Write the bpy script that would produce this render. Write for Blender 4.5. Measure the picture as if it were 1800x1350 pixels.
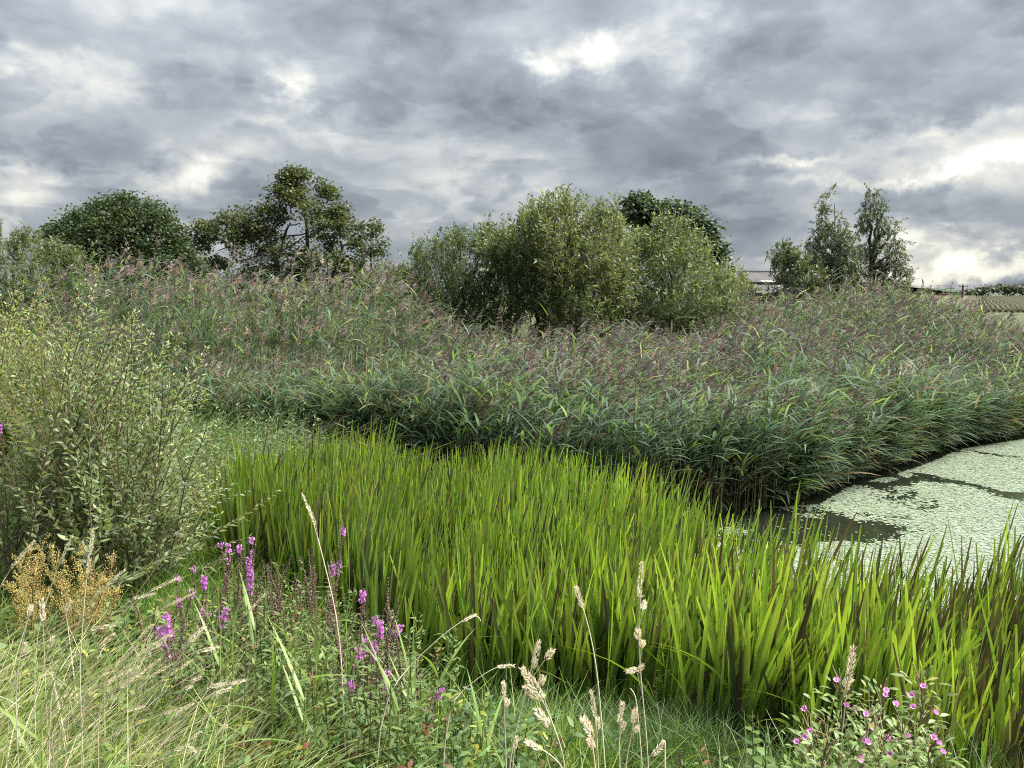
import bpy, math
import numpy as np
from mathutils import Vector, Matrix

for _o in list(bpy.data.objects):
    bpy.data.objects.remove(_o)
scene = bpy.context.scene
rng = np.random.default_rng(11)
rad = math.radians

# ------------------------------------------------------------------ camera
CAM_H = 2.2
PITCH = rad(6.73)
FPX = 1355.0
cam = bpy.data.cameras.new("camera")
cam.sensor_width = 36.0
cam.lens = FPX / 1800 * 36
cam.clip_start = 0.05
cam.clip_end = 9000
cam_o = bpy.data.objects.new("camera", cam)
scene.collection.objects.link(cam_o)
cam_o.location = (0, 0, CAM_H)
cam_o.rotation_euler = (rad(90) - PITCH, 0, 0)
scene.camera = cam_o

# ------------------------------------------------------------------ exposure / render
scene.render.engine = 'CYCLES'
scene.view_settings.view_transform = 'Standard'
scene.view_settings.look = 'None'
scene.view_settings.gamma = 1
scene.view_settings.use_curve_mapping = False
EXPO = 3.3
scene.view_settings.exposure = EXPO
scene.cycles.use_denoising = False
scene.cycles.max_bounces = 8
scene.cycles.diffuse_bounces = 4
scene.cycles.glossy_bounces = 2
scene.cycles.transmission_bounces = 4
scene.cycles.transparent_max_bounces = 6
scene.cycles.pixel_filter_type = 'BLACKMAN_HARRIS'
scene.cycles.filter_width = 1.1

SUN_AZ, SUN_EL = rad(80), rad(55)

def ray(px, py):
    a, b = (px - 900) / FPX, (675 - py) / FPX
    f = np.array([0, math.cos(PITCH), -math.sin(PITCH)])
    u = np.array([0, math.sin(PITCH), math.cos(PITCH)])
    return f + a * np.array([1.0, 0, 0]) + b * u

def P(px, py, Y):
    d = ray(px, py)
    return np.array([0, 0, CAM_H]) + d * (Y / d[1])

def G(px, py, z=0.0):
    d = ray(px, py)
    return np.array([0, 0, CAM_H]) + d * ((z - CAM_H) / d[2])

# ------------------------------------------------------------------ world: broken cloud over a blue sky
world = bpy.data.worlds.new("World")
scene.world = world
world.use_nodes = True
wn, wl = world.node_tree.nodes, world.node_tree.links
wn.clear()

class NT:
    def __init__(s, tree):
        s.n, s.l = tree.nodes, tree.links
    def new(s, t, **kw):
        n = s.n.new(t)
        for k, v in kw.items():
            setattr(n, k, v)
        return n
    def put(s, sock, v):
        if isinstance(v, bpy.types.NodeSocket):
            s.l.new(v, sock)
        else:
            sock.default_value = v
    def m(s, op, a, b=None, c=None, clamp=False):
        n = s.new('ShaderNodeMath', operation=op, use_clamp=clamp)
        s.put(n.inputs[0], a)
        if b is not None: s.put(n.inputs[1], b)
        if c is not None: s.put(n.inputs[2], c)
        return n.outputs[0]
    def noise(s, vec, scale, detail=5, rough=.55, dist=0.0, w=None):
        n = s.new('ShaderNodeTexNoise')
        if vec is not None: s.l.new(vec, n.inputs['Vector'])
        n.inputs['Scale'].default_value = scale
        n.inputs['Detail'].default_value = detail
        n.inputs['Roughness'].default_value = rough
        n.inputs['Distortion'].default_value = dist
        return n.outputs[0]
    def ramp(s, fac, stops, interp='LINEAR'):
        n = s.new('ShaderNodeValToRGB')
        n.color_ramp.interpolation = interp
        e = n.color_ramp.elements
        while len(e) > 1: e.remove(e[-1])
        for i, (p, c) in enumerate(stops):
            el = e[0] if i == 0 else e.new(p)
            el.position = p
            el.color = (c[0], c[1], c[2], 1)
        s.put(n.inputs[0], fac)
        return n.outputs[0]
    def mix(s, fac, a, b, blend='MIX'):
        n = s.new('ShaderNodeMix', data_type='RGBA', blend_type=blend)
        s.put(n.inputs[0], fac)
        for k, v in ((6, a), (7, b)):
            s.put(n.inputs[k], v if isinstance(v, bpy.types.NodeSocket) else (v[0], v[1], v[2], 1))
        return n.outputs[2]
    def comb(s, x, y, z):
        n = s.new('ShaderNodeCombineXYZ')
        for i, v in enumerate((x, y, z)): s.put(n.inputs[i], v)
        return n.outputs[0]

W = NT(world.node_tree)
tc = W.new('ShaderNodeTexCoord')
sp = W.new('ShaderNodeSeparateXYZ')
wl.new(tc.outputs['Generated'], sp.inputs[0])
dx, dy, dz = sp.outputs
az = W.m('ARCTAN2', dx, dy)
el = W.m('ARCSINE', W.m('MINIMUM', W.m('MAXIMUM', dz, -1.0), 1.0))
zc = W.m('MAXIMUM', dz, 0.0)
den = W.m('ADD', zc, 0.28)
flat = W.comb(W.m('DIVIDE', dx, den), W.m('DIVIDE', dy, den), 0.0)
wob = W.comb(W.m('MULTIPLY', az, 1.0), W.m('MULTIPLY', el, 1.9), 3.7)
n_big = W.noise(flat, 1.5, 3, .5, .2)
n_mid = W.noise(flat, 2.9, 6, .56, .3)
n_fin = W.noise(wob, 17.0, 3, .55, .2)
n_bil = W.noise(wob, 5.6, 6, .56, .2)           # upright billows low down
n_wx = W.noise(wob, 9.0, 6, .62)
n_wy = W.noise(W.comb(el, az, 8.1), 8.0, 6, .62)
azw = W.m('ADD', az, W.m('MULTIPLY', W.m('SUBTRACT', n_wx, .5), .20))
elw = W.m('ADD', el, W.m('MULTIPLY', W.m('SUBTRACT', n_wy, .5), .13))
low = W.m('MULTIPLY', W.m('SUBTRACT', 0.36, el), 1 / 0.30, clamp=True)
v = W.m('ADD', W.m('MULTIPLY', n_mid, 0.62), W.m('MULTIPLY', n_big, 0.38))
v = W.m('ADD', W.m('MULTIPLY', v, W.m('SUBTRACT', 1.0, W.m('MULTIPLY', low, .78))), W.m('MULTIPLY', n_bil, W.m('MULTIPLY', low, .78)))
v = W.m('ADD', W.m('MULTIPLY', W.m('SUBTRACT', v, .5), 1.22), .478)
v = W.m('ADD', v, W.m('MULTIPLY', W.m('MULTIPLY', low, low), .15))
v = W.m('MULTIPLY_ADD', W.m('SUBTRACT', n_fin, .5), .10, v)
# puffs: rounded lumps parted by creases, and sheets with a crisp lit edge
pf1 = W.m('ABSOLUTE', W.m('SUBTRACT', W.noise(wob, 8.0, 2, .5, .5), .5))
pf2 = W.m('ABSOLUTE', W.m('SUBTRACT', W.noise(wob, 19.0, 3, .5, .4), .5))
v = W.m('MULTIPLY_ADD', W.m('SUBTRACT', pf1, .09), .42, v)
v = W.m('MULTIPLY_ADD', W.m('SUBTRACT', pf2, .09), .20, v)
def sheet(coord, sc_, at_, wd_):
    q_ = W.noise(coord, sc_, 7, .55, .25)
    return W.m('DIVIDE', W.m('SUBTRACT', q_, at_), wd_, clamp=True)
v = W.m('MULTIPLY_ADD', W.m('SUBTRACT', sheet(flat, 1.8, .47, .045), .5), .11, v)
v = W.m('MULTIPLY_ADD', W.m('SUBTRACT', sheet(wob, 4.3, .50, .03), .5), W.m('MULTIPLY', low, .13), v)
# thinner places (+) and heavy places (-): picture position of their middle, half sizes in degrees, amount
GAPS = [
    (150, 145, 3.2, 1.5, 0.203), (70, 105, 4, .9, 0.141), (495, 135, 1.6, 1.3, 0.348), (520, 222, 4.5, .7, 0.155), (935, 92, 2.0, 1.0, 0.374),
    (1065, 82, 2.2, 1.2, 0.394), (1230, 60, 3.4, 1.9, 0.248), (1150, 90, 9, 2.6, 0.060), (280, 20, 8, 1.6, 0.158),
    (350, 310, 3.2, 1.3, 0.393), (20, 300, 2.6, 1.2, 0.299), (60, 370, 4, 1.6, 0.158), (1700, 285, 7.5, 1.5, 0.215), (1790, 330, 4, 2.6, 0.140), (1600, 318, 9, .45, 0.246),
    (1380, 288, 4, .35, 0.229), (1690, 235, 5, .7, 0.229), (1615, 415, 1.8, 1.4, 0.412), (1710, 460, 1.6, .9, 0.481), (1620, 478, 4.5, .8, 0.458),
    (1760, 485, 3.5, .5, 0.389), (900, 335, 3, .8, 0.123), (700, 390, 3, 1.5, 0.169), (1440, 185, 4, 1.0, 0.106), (1350, 490, 6, 1.2, 0.106), (130, 420, 6, 1.2, 0.106),
    (1650, 120, 10, 4.2, -0.140), (1000, 190, 12, 2.2, -0.070), (330, 230, 9, 2.4, -0.063), (1130, 215, 7, 1.6, -0.042), (150, 285, 4, 1.0, -0.070), (250, 290, 2.5, .9, -0.070), (1700, 380, 4, 2.0, -0.070), (620, 60, 8, 2.5, -0.042),
]
for gx, gy, ra, re, amt in GAPS:
    d = ray(gx, gy); d = d / np.linalg.norm(d)
    a0, e0 = math.atan2(d[0], d[1]), math.asin(d[2])
    ta = W.m('DIVIDE', W.m('SUBTRACT', azw, a0), rad(ra))
    te = W.m('DIVIDE', W.m('SUBTRACT', elw, e0), rad(re))
    q = W.m('ADD', W.m('MULTIPLY', ta, ta), W.m('MULTIPLY', te, te))
    v = W.m('MULTIPLY_ADD', W.m('EXPONENT', W.m('MULTIPLY', q, -1.0)), amt, v)
SKYK = 10 / 2 ** EXPO
def sk(c): return tuple(x * SKYK for x in c)
cloud = W.ramp(v, [(0.14, (0.1272, 0.1461, 0.1722)), (0.3, (0.1823, 0.208, 0.2436)), (0.46, (0.2671, 0.3014, 0.3427)), (0.6, (0.3646, 0.3991, 0.4368)), (0.74, (0.53, 0.5504, 0.5513)), (0.9, (0.7208, 0.7149, 0.651))])
gain = W.m('MULTIPLY', W.m('MULTIPLY_ADD', zc, 1.9, 1.0), SKYK)
vm = W.new('ShaderNodeVectorMath', operation='SCALE')
wl.new(cloud, vm.inputs[0]); W.put(vm.inputs['Scale'], gain)
sky = W.new('ShaderNodeTexSky', sky_type='NISHITA', sun_disc=False, sun_elevation=SUN_EL, sun_rotation=SUN_AZ)
sky.air_density, sky.dust_density, sky.altitude = 1.0, 1.5, 50
cover = W.m('MULTIPLY_ADD', W.m('MULTIPLY', W.m('SUBTRACT', v, .84), 2.2, clamp=True), -.12, 1.0)
col = W.mix(cover, sky.outputs[0], vm.outputs[0])
bg = W.new('ShaderNodeBackground')
bg.inputs['Strength'].default_value = 0.1
wl.new(col, bg.inputs['Color'])
wo = W.new('ShaderNodeOutputWorld')
wl.new(bg.outputs[0], wo.inputs['Surface'])
world.cycles.sampling_method = 'MANUAL'
world.cycles.sample_map_resolution = 1024

# ------------------------------------------------------------------ sun behind thin cloud
sun = bpy.data.lights.new("sun", 'SUN')
sun.energy = 1.5
sun.angle = rad(38)
sun.color = (1.0, .95, .86)
sun_o = bpy.data.objects.new("sun", sun)
scene.collection.objects.link(sun_o)
sd = Vector((math.sin(SUN_AZ) * math.cos(SUN_EL), math.cos(SUN_AZ) * math.cos(SUN_EL), math.sin(SUN_EL)))
sun_o.rotation_euler = sd.to_track_quat('Z', 'Y').to_euler()
sun_o.location = (30, 20, 40)

# ------------------------------------------------------------------ helpers: objects
COL = scene.collection
def tag(o, label=None, cat=None, group=None, kind=None):
    if label: o['label'] = label
    if cat: o['category'] = cat
    if group: o['group'] = group
    if kind: o['kind'] = kind
    return o
def empty(name, loc, label, cat, group=None, rz=0.0, kind=None):
    o = bpy.data.objects.new(name, None)
    o.empty_display_size = .1
    COL.objects.link(o)
    o.location = loc
    o.rotation_euler = (0, 0, rz)
    return tag(o, label, cat, group, kind)
def put(name, mesh, parent=None, mat=None):
    o = bpy.data.objects.new(name, mesh)
    COL.objects.link(o)
    if parent is not None:
        o.parent = parent
    if mat is not None:
        o.matrix_basis = Matrix(mat)
    return o

# ------------------------------------------------------------------ helpers: meshes
class MB:
    """collects quads/triangles with a colour per vertex; build() makes ONE mesh"""
    def __init__(s):
        s.V, s.Q, s.T, s.C, s.n = [], [], [], [], 0
    def add(s, V, Q=None, C=None, T=None):
        V = np.asarray(V, float).reshape(-1, 3)
        C = np.asarray(C, float)
        if C.ndim == 1: C = np.tile(C, (len(V), 1))
        s.V.append(V); s.C.append(C.reshape(-1, 3))
        if Q is not None and len(Q): s.Q.append(np.asarray(Q).reshape(-1, 4) + s.n)
        if T is not None and len(T): s.T.append(np.asarray(T).reshape(-1, 3) + s.n)
        s.n += len(V)
        return s
    def mesh(s, name, mat, smooth=False, origin=(0, 0, 0)):
        me = bpy.data.meshes.new(name)
        V = np.concatenate(s.V) - np.asarray(origin, float)
        C = np.concatenate(s.C)
        Q = np.concatenate(s.Q) if s.Q else np.zeros((0, 4), int)
        T = np.concatenate(s.T) if s.T else np.zeros((0, 3), int)
        me.vertices.add(len(V)); me.vertices.foreach_set('co', V.astype(np.float32).ravel())
        li = np.concatenate([Q.ravel(), T.ravel()]).astype(np.int32)
        me.loops.add(len(li)); me.loops.foreach_set('vertex_index', li)
        npoly = len(Q) + len(T)
        me.polygons.add(npoly)
        st = np.concatenate([np.arange(len(Q)) * 4, len(Q) * 4 + np.arange(len(T)) * 3]).astype(np.int32)
        me.polygons.foreach_set('loop_start', st)
        if smooth: me.polygons.foreach_set('use_smooth', np.ones(npoly, bool))
        at = me.attributes.new('col', 'FLOAT_COLOR', 'POINT')
        at.data.foreach_set('color', np.concatenate([C, np.ones((len(C), 1))], 1).astype(np.float32).ravel())
        me.materials.append(mat)
        me.update(calc_edges=True)
        return me
    def build(s, name, mat, parent=None, smooth=False, origin=(0, 0, 0)):
        o = put(name, s.mesh(name, mat, smooth, origin), parent)
        if parent is None: o.location = origin
        return o

def nz(a):
    return a / np.maximum(np.linalg.norm(a, axis=-1, keepdims=True), 1e-9)
def U(a, b, *s):
    return rng.uniform(a, b, s if s else None)
def arr(c, M):
    c = np.asarray(c, float)
    return np.tile(c, (M, 1)) if c.ndim == 1 else c
PROF = {
    'sword': lambda t: np.clip(np.minimum(.75 + 1.2 * t, 1.0) * np.clip((1.04 - t) / .30, 0, 1) ** .6, .04, 1),
    'grass': lambda t: np.clip((1.03 - t), .05, 1) ** .7,
    'reed': lambda t: np.clip(np.minimum(.45 + 4 * t, 1.0) * np.clip((1.02 - t) / .75, 0, 1) ** .8, .04, 1),
    'leaf': lambda t: np.clip(np.sin(np.pi * np.clip(t, 0, 1) ** .8) ** .8, .06, 1),
    'strip': lambda t: np.ones_like(t),
}
def blades(mb, base, d0, side, L, Wd, bend, nseg, c0, c1, prof='grass', fold=0.0, mid=None):
    """M curved leaves: p(t) = base + d0 L t + bend L t^2"""
    base = np.asarray(base, float); M = len(base)
    if M == 0: return
    d0, side, bend = arr(d0, M), arr(side, M), arr(bend, M)
    L = np.broadcast_to(np.asarray(L, float), (M,)); Wd = np.broadcast_to(np.asarray(Wd, float), (M,))
    c0, c1 = arr(c0, M), arr(c1, M)
    t = np.linspace(0, 1, nseg + 1)
    p = base[:, None] + d0[:, None] * (L[:, None] * t)[..., None] + bend[:, None] * (L[:, None] * t ** 2)[..., None]
    w = PROF[prof](t)[None] * Wd[:, None] * .5
    s = side[:, None] * w[..., None]
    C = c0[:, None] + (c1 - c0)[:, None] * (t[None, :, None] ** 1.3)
    k = nseg + 1
    if fold:
        nrm = nz(np.cross(d0, side))
        V = np.stack([p - s, p + nrm[:, None] * (w * fold)[..., None], p + s], 2)
        C = np.repeat(C[:, :, None], 3, 2)
        r = np.arange(nseg)
        q = np.concatenate([np.stack([r * 3 + j, r * 3 + 1 + j, r * 3 + 4 + j, r * 3 + 3 + j], 1) for j in (0, 1)])
        Q = (np.arange(M)[:, None, None] * (3 * k) + q[None]).reshape(-1, 4)
    else:
        V = np.stack([p - s, p + s], 2)
        C = np.repeat(C[:, :, None], 2, 2)
        r = np.arange(nseg)
        q = np.stack([r * 2, r * 2 + 1, r * 2 + 3, r * 2 + 2], 1)
        Q = (np.arange(M)[:, None, None] * (2 * k) + q[None]).reshape(-1, 4)
    mb.add(V.reshape(-1, 3), Q, C.reshape(-1, 3))
def tubes(mb, path, R, k, c):
    """M tubes: path (M,n,3), R (M,n)"""
    path = np.asarray(path, float); M, n = path.shape[:2]
    R = np.broadcast_to(np.asarray(R, float), (M, n))
    T = nz(np.gradient(path, axis=1))
    ref = np.where(np.abs(T[..., 2:3]) > .9, np.array([1.0, 0, 0]), np.array([0, 0, 1.0]))
    a = nz(np.cross(T, ref)); b = np.cross(T, a)
    th = np.arange(k) * 2 * np.pi / k
    V = path[:, :, None] + R[..., None, None] * (a[:, :, None] * np.cos(th)[:, None] + b[:, :, None] * np.sin(th)[:, None])
    r, j = np.meshgrid(np.arange(n - 1), np.arange(k), indexing='ij')
    q = np.stack([r * k + j, r * k + (j + 1) % k, (r + 1) * k + (j + 1) % k, (r + 1) * k + j], -1).reshape(-1, 4)
    Q = (np.arange(M)[:, None, None] * (n * k) + q[None]).reshape(-1, 4)
    c = np.asarray(c, float)
    C = np.tile(c, (M * n * k, 1)) if c.ndim == 1 else np.repeat(c, n * k, 0)
    mb.add(V.reshape(-1, 3), Q, C)
OCT = np.array([[1, 0, 0], [-.5, .87, 0], [-.5, -.87, 0], [0, 0, 1.1], [0, 0, -1.1]], float)
OCT_T = np.array([[0, 1, 3], [1, 2, 3], [2, 0, 3], [1, 0, 4], [2, 1, 4], [0, 2, 4]])
def beads(mb, pos, r, c):
    pos = np.asarray(pos, float); M = len(pos)
    r = np.broadcast_to(np.asarray(r, float), (M,))
    V = pos[:, None] + OCT[None] * r[:, None, None] * rng.uniform(.75, 1.25, (M, 5, 1))
    T = (np.arange(M)[:, None, None] * 5 + OCT_T[None]).reshape(-1, 3)
    mb.add(V.reshape(-1, 3), None, np.repeat(arr(c, M), 5, 0), T)
def hvec(th):
    return np.stack([np.cos(th), np.sin(th), np.zeros_like(th)], -1)
UP = np.array([0, 0, 1.0])
def vary(c, M, amt=.18, hue=.08):
    c = np.asarray(c, float)
    b = rng.uniform(1 - amt, 1 + amt, (M, 1)); h = rng.uniform(1 - hue, 1 + hue, (M, 3))
    return c * b * h
def pick(cols, wts, M, amt=.18, hue=.07):
    cols = np.asarray(cols, float); wts = np.asarray(wts, float)
    return vary(cols[rng.choice(len(cols), M, p=wts / wts.sum())], M, amt, hue)
def inpoly(pts, poly):
    x, y = pts[:, 0], pts[:, 1]; poly = np.asarray(poly, float); ins = np.zeros(len(pts), bool)
    j = len(poly) - 1
    for i in range(len(poly)):
        xi, yi, xj, yj = *poly[i][:2], *poly[j][:2]
        c = ((yi > y) != (yj > y)) & (x < (xj - xi) * (y - yi) / (yj - yi + 1e-12) + xi)
        ins ^= c; j = i
    return ins
def polydist(pts, poly):
    poly = np.asarray(poly, float)[:, :2]; d = np.full(len(pts), 1e9)
    for i in range(len(poly)):
        a, b = poly[i - 1], poly[i]; ab = b - a
        t = np.clip(((pts - a) @ ab) / (ab @ ab + 1e-12), 0, 1)
        d = np.minimum(d, np.linalg.norm(pts - a - t[:, None] * ab, axis=1))
    return d
def scatter(poly, n):
    poly = np.asarray(poly, float)[:, :2]; lo, hi = poly.min(0), poly.max(0); out = np.zeros((0, 2))
    while len(out) < n:
        p = rng.uniform(lo, hi, (n * 2, 2)); out = np.concatenate([out, p[inpoly(p, poly)]])
    return out[:n]
def vnoise(x, y, s, seed=0):
    """smooth value noise 0..1"""
    x, y = np.asarray(x, float) / s, np.asarray(y, float) / s
    xi, yi = np.floor(x).astype(int), np.floor(y).astype(int); fx, fy = x - xi, y - yi
    fx, fy = fx * fx * (3 - 2 * fx), fy * fy * (3 - 2 * fy)
    def h(a, b):
        v = np.sin(a * 127.1 + b * 311.7 + seed * 74.7) * 43758.5453
        return v - np.floor(v)
    return (h(xi, yi) * (1 - fx) + h(xi + 1, yi) * fx) * (1 - fy) + (h(xi, yi + 1) * (1 - fx) + h(xi + 1, yi + 1) * fx) * fy

# ------------------------------------------------------------------ materials
def leaf_material(name, trans=.35, rough=.42, spec=.5, tcol=(1.25, 1.3, .55), nscale=9.0, inst=.25, coat=0.0):
    m = bpy.data.materials.new(name); m.use_nodes = True
    t = NT(m.node_tree); t.n.clear()
    a = t.new('ShaderNodeAttribute', attribute_name='col')
    oi = t.new('ShaderNodeObjectInfo')
    geo = t.new('ShaderNodeNewGeometry')
    nv = t.noise(geo.outputs['Position'], nscale, 3, .6)
    val = t.m('MULTIPLY_ADD', nv, .7, .65)
    val = t.m('MULTIPLY', val, t.m('MULTIPLY_ADD', oi.outputs['Random'], inst, 1 - inst / 2))
    hs = t.new('ShaderNodeHueSaturation')
    t.put(hs.inputs['Hue'], t.m('MULTIPLY_ADD', oi.outputs['Random'], inst * .06, .5 - inst * .03))
    t.put(hs.inputs['Value'], val); t.l.new(a.outputs['Color'], hs.inputs['Color'])
    b = t.new('ShaderNodeBsdfPrincipled')
    t.l.new(hs.outputs[0], b.inputs['Base Color'])
    b.inputs['Roughness'].default_value = rough
    b.inputs['Specular IOR Level'].default_value = spec
    o = t.new('ShaderNodeOutputMaterial')
    if trans:
        tr = t.new('ShaderNodeBsdfTranslucent')
        t.l.new(t.mix(1.0, hs.outputs[0], tcol, 'MULTIPLY'), tr.inputs['Color'])
        mx = t.new('ShaderNodeMixShader'); mx.inputs[0].default_value = trans
        t.l.new(b.outputs[0], mx.inputs[1]); t.l.new(tr.outputs[0], mx.inputs[2])
        t.l.new(mx.outputs[0], o.inputs[0])
    else:
        t.l.new(b.outputs[0], o.inputs[0])
    return m
M_REED = leaf_material('reed_leaf', .45, .58, .28, (1.08, 1.22, .72))
M_PLUME = leaf_material('reed_plume', .30, .7, .2, (1.1, .95, .8))
M_IRIS = leaf_material('iris_leaf', .45, .42, .45, (1.2, 1.3, .5))
M_LEAF = leaf_material('tree_leaf', .32, .55, .35)
M_WILLOW = leaf_material('willow_leaf', .38, .48, .45, (1.25, 1.3, .6))
M_GRASS = leaf_material('grass_blade', .38, .45, .45, (1.25, 1.3, .5))
M_STRAW = leaf_material('dry_straw', .25, .6, .3, (1.1, 1.0, .8), 40)
M_PETAL = leaf_material('petal', .35, .6, .3, (1.2, .9, 1.2), 60)
M_STEM = leaf_material('plant_stem', 0, .6, .3, nscale=30)
M_BARK = leaf_material('bark', 0, .85, .2, nscale=14)

def simple_mat(name, stops, scale, rough=.8, bump=0.0, detail=8, spec=.3, stretch=(1, 1, 1)):
    m = bpy.data.materials.new(name); m.use_nodes = True
    t = NT(m.node_tree); b = t.n['Principled BSDF']
    geo = t.new('ShaderNodeNewGeometry')
    mp = t.new('ShaderNodeMapping'); mp.inputs['Scale'].default_value = stretch
    t.l.new(geo.outputs['Position'], mp.inputs[0])
    nv = t.noise(mp.outputs[0], scale, detail, .62)
    t.l.new(t.ramp(nv, stops), b.inputs['Base Color'])
    b.inputs['Roughness'].default_value = rough
    b.inputs['Specular IOR Level'].default_value = spec
    if bump:
        bp = t.new('ShaderNodeBump'); bp.inputs['Strength'].default_value = bump; bp.inputs['Distance'].default_value = .05
        t.l.new(nv, bp.inputs['Height']); t.l.new(bp.outputs[0], b.inputs['Normal'])
    return m

# ------------------------------------------------------------------ terrain
POND_PX = [(1130, 905), (1300, 893), (1440, 888), (1500, 852), (1570, 836), (1625, 818), (1690, 790), (1800, 772), (2150, 742), (2900, 760), (3400, 1500), (1900, 1800), (1500, 1370), (1250, 1260), (1020, 1150), (1000, 960)]
POND = np.array([G(x, y, 0)[:2] for x, y in POND_PX])
def sstep(a, b, x):
    t = np.clip((x - a) / (b - a), 0, 1); return t * t * (3 - 2 * t)
def ground_z(x, y):
    x, y = np.asarray(x, float), np.asarray(y, float)
    right = np.interp(y, [-6, 0, 1, 2, 2.8, 3.5, 4.2, 13, 17, 22, 35, 60, 130, 300, 700, 4000], [1.0, .82, .74, .58, .36, .10, .03, .03, .25, .4, .6, .75, 1.0, 1.35, -2, -4])
    left = np.interp(y, [-6, 0, 1, 2, 3, 4, 5, 7, 9, 13, 17, 22, 35, 60, 130, 300, 700, 4000], [1.0, .82, .74, .6, .42, .36, .3, .16, .08, .06, .3, .45, .7, .9, 1.2, 1.35, -2, -4])
    b = sstep(.15, -.5, x + .55 + .10 * (y - 3))
    z = right * (1 - b) + left * b
    z = z + (vnoise(x, y, 1.3, 3) - .5) * .05 * (y < 14) + (vnoise(x, y, 14, 5) - .5) * .25 * sstep(18, 40, y)
    return z
def make_ground():
    def axis(lo, hi, fine_lo, fine_hi, step):
        f = np.arange(fine_lo, fine_hi, step)
        a = fine_lo - np.geomspace(step, fine_lo - lo, 46)[::-1]
        b = fine_hi + np.geomspace(step, hi - fine_hi, 46) - step
        return np.concatenate([a, f, b])
    X = axis(-1800, 1800, -9, 14, .16); Y = axis(-400, 1800, -1, 20, .16)
    xx, yy = np.meshgrid(X, Y, indexing='ij')
    p = np.stack([xx.ravel(), yy.ravel()], 1)
    z = ground_z(p[:, 0], p[:, 1])
    ins = inpoly(p, POND); d = polydist(p, POND) * np.where(ins, -1, 1)
    z = z * (1 - sstep(.35, -.1, d)) + sstep(.35, -.6, d) * -.5
    V = np.column_stack([p, z]); n, k = len(X), len(Y)
    i, j = np.meshgrid(np.arange(n - 1), np.arange(k - 1), indexing='ij')
    Q = np.stack([i * k + j, (i + 1) * k + j, (i + 1) * k + j + 1, i * k + j + 1], -1).reshape(-1, 4)
    mat = simple_mat('marsh_soil', [(.3, (.028, .026, .016)), (.5, (.05, .055, .025)), (.66, (.065, .08, .03))], 3.0, .9, .5)
    t = NT(mat.node_tree)
    # far away the ground is pasture: greener with distance from the pond
    b = t.n['Principled BSDF']; old = b.inputs['Base Color'].links[0].from_socket
    geo = t.new('ShaderNodeNewGeometry'); s = t.new('ShaderNodeSeparateXYZ'); t.l.new(geo.outputs['Position'], s.inputs[0])
    f = t.m('MULTIPLY', t.m('SUBTRACT', s.outputs[1], 24.0), .05, clamp=True)
    past = t.ramp(t.noise(geo.outputs['Position'], .15, 8, .65), [(.35, (.042, .054, .020)), (.6, (.066, .078, .030))])
    t.l.new(t.mix(f, old, past), b.inputs['Base Color'])
    o = MB().add(V, Q, (.05, .05, .03)).build('ground', mat, None, True)
    tag(o, 'marshy ground and far pasture under the plants', 'ground', kind='structure')
make_ground()

# hills
def hill(name, px0, px1, Y, prof, label, stops, scale):
    """a ridge with a real back slope"""
    xs = np.linspace(px0, px1, 90)
    top = np.interp(xs, [q[0] for q in prof], [q[1] for q in prof]) + (vnoise(xs, xs * 0, (px1 - px0) / 25, 4) - .5) * 2.2
    ridge = np.array([P(x, t_, Y) for x, t_ in zip(xs, top)])
    rows = []
    for u in np.linspace(0, 1, 9):
        r = ridge.copy(); r[:, 2] = -6 + (ridge[:, 2] + 6) * math.sin(u * math.pi / 2) ** 1.0; r[:, 1] = Y - (1 - u) * Y * .35
        rows.append(r)
    for u in np.linspace(.2, 1, 4):
        r = ridge.copy(); r[:, 2] = ridge[:, 2] * (1 - u) - 6 * u; r[:, 1] = Y + u * Y * .5; rows.append(r)
    V = np.array(rows); a, b = V.shape[:2]
    i, j = np.meshgrid(np.arange(a - 1), np.arange(b - 1), indexing='ij')
    Q = np.stack([i * b + j, i * b + j + 1, (i + 1) * b + j + 1, (i + 1) * b + j], -1).reshape(-1, 4)
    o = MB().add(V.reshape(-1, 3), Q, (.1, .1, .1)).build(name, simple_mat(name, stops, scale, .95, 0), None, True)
    tag(o, label, 'hill', kind='structure')
hill('hill', -900, 480, 620, [(-900, 470), (-300, 418), (0, 428), (50, 425), (85, 432), (160, 452), (300, 478), (480, 514)], 'blue grey hill far off behind the left trees', [(.35, (.034, .050, .056)), (.6, (.052, .066, .064))], .02)  # distance haze is put into the colour as blue grey; no air volume
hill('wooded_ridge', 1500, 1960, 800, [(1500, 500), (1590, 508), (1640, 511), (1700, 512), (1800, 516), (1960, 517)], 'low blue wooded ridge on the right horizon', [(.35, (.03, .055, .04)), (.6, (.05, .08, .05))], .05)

# ------------------------------------------------------------------ pond water and duckweed
def make_water():
    m = bpy.data.materials.new('pond_water'); m.use_nodes = True
    t = NT(m.node_tree); b = t.n['Principled BSDF']
    b.inputs['Base Color'].default_value = (.012, .015, .010, 1)
    b.inputs['Roughness'].default_value = .06
    b.inputs['Specular IOR Level'].default_value = .5
    geo = t.new('ShaderNodeNewGeometry')
    bp = t.new('ShaderNodeBump'); bp.inputs['Strength'].default_value = .06; bp.inputs['Distance'].default_value = .02
    t.l.new(t.noise(geo.outputs['Position'], 7, 3, .5), bp.inputs['Height']); t.l.new(bp.outputs[0], b.inputs['Normal'])
    lo, hi = POND.min(0) - .8, POND.max(0) + .8
    V = [(lo[0], lo[1], 0), (hi[0], lo[1], 0), (hi[0], hi[1], 0), (lo[0], hi[1], 0)]
    tag(MB().add(V, [[0, 1, 2, 3]], (.02, .02, .02)).build('water', m), 'dark still pond water', 'water', kind='structure')
make_water()
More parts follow.
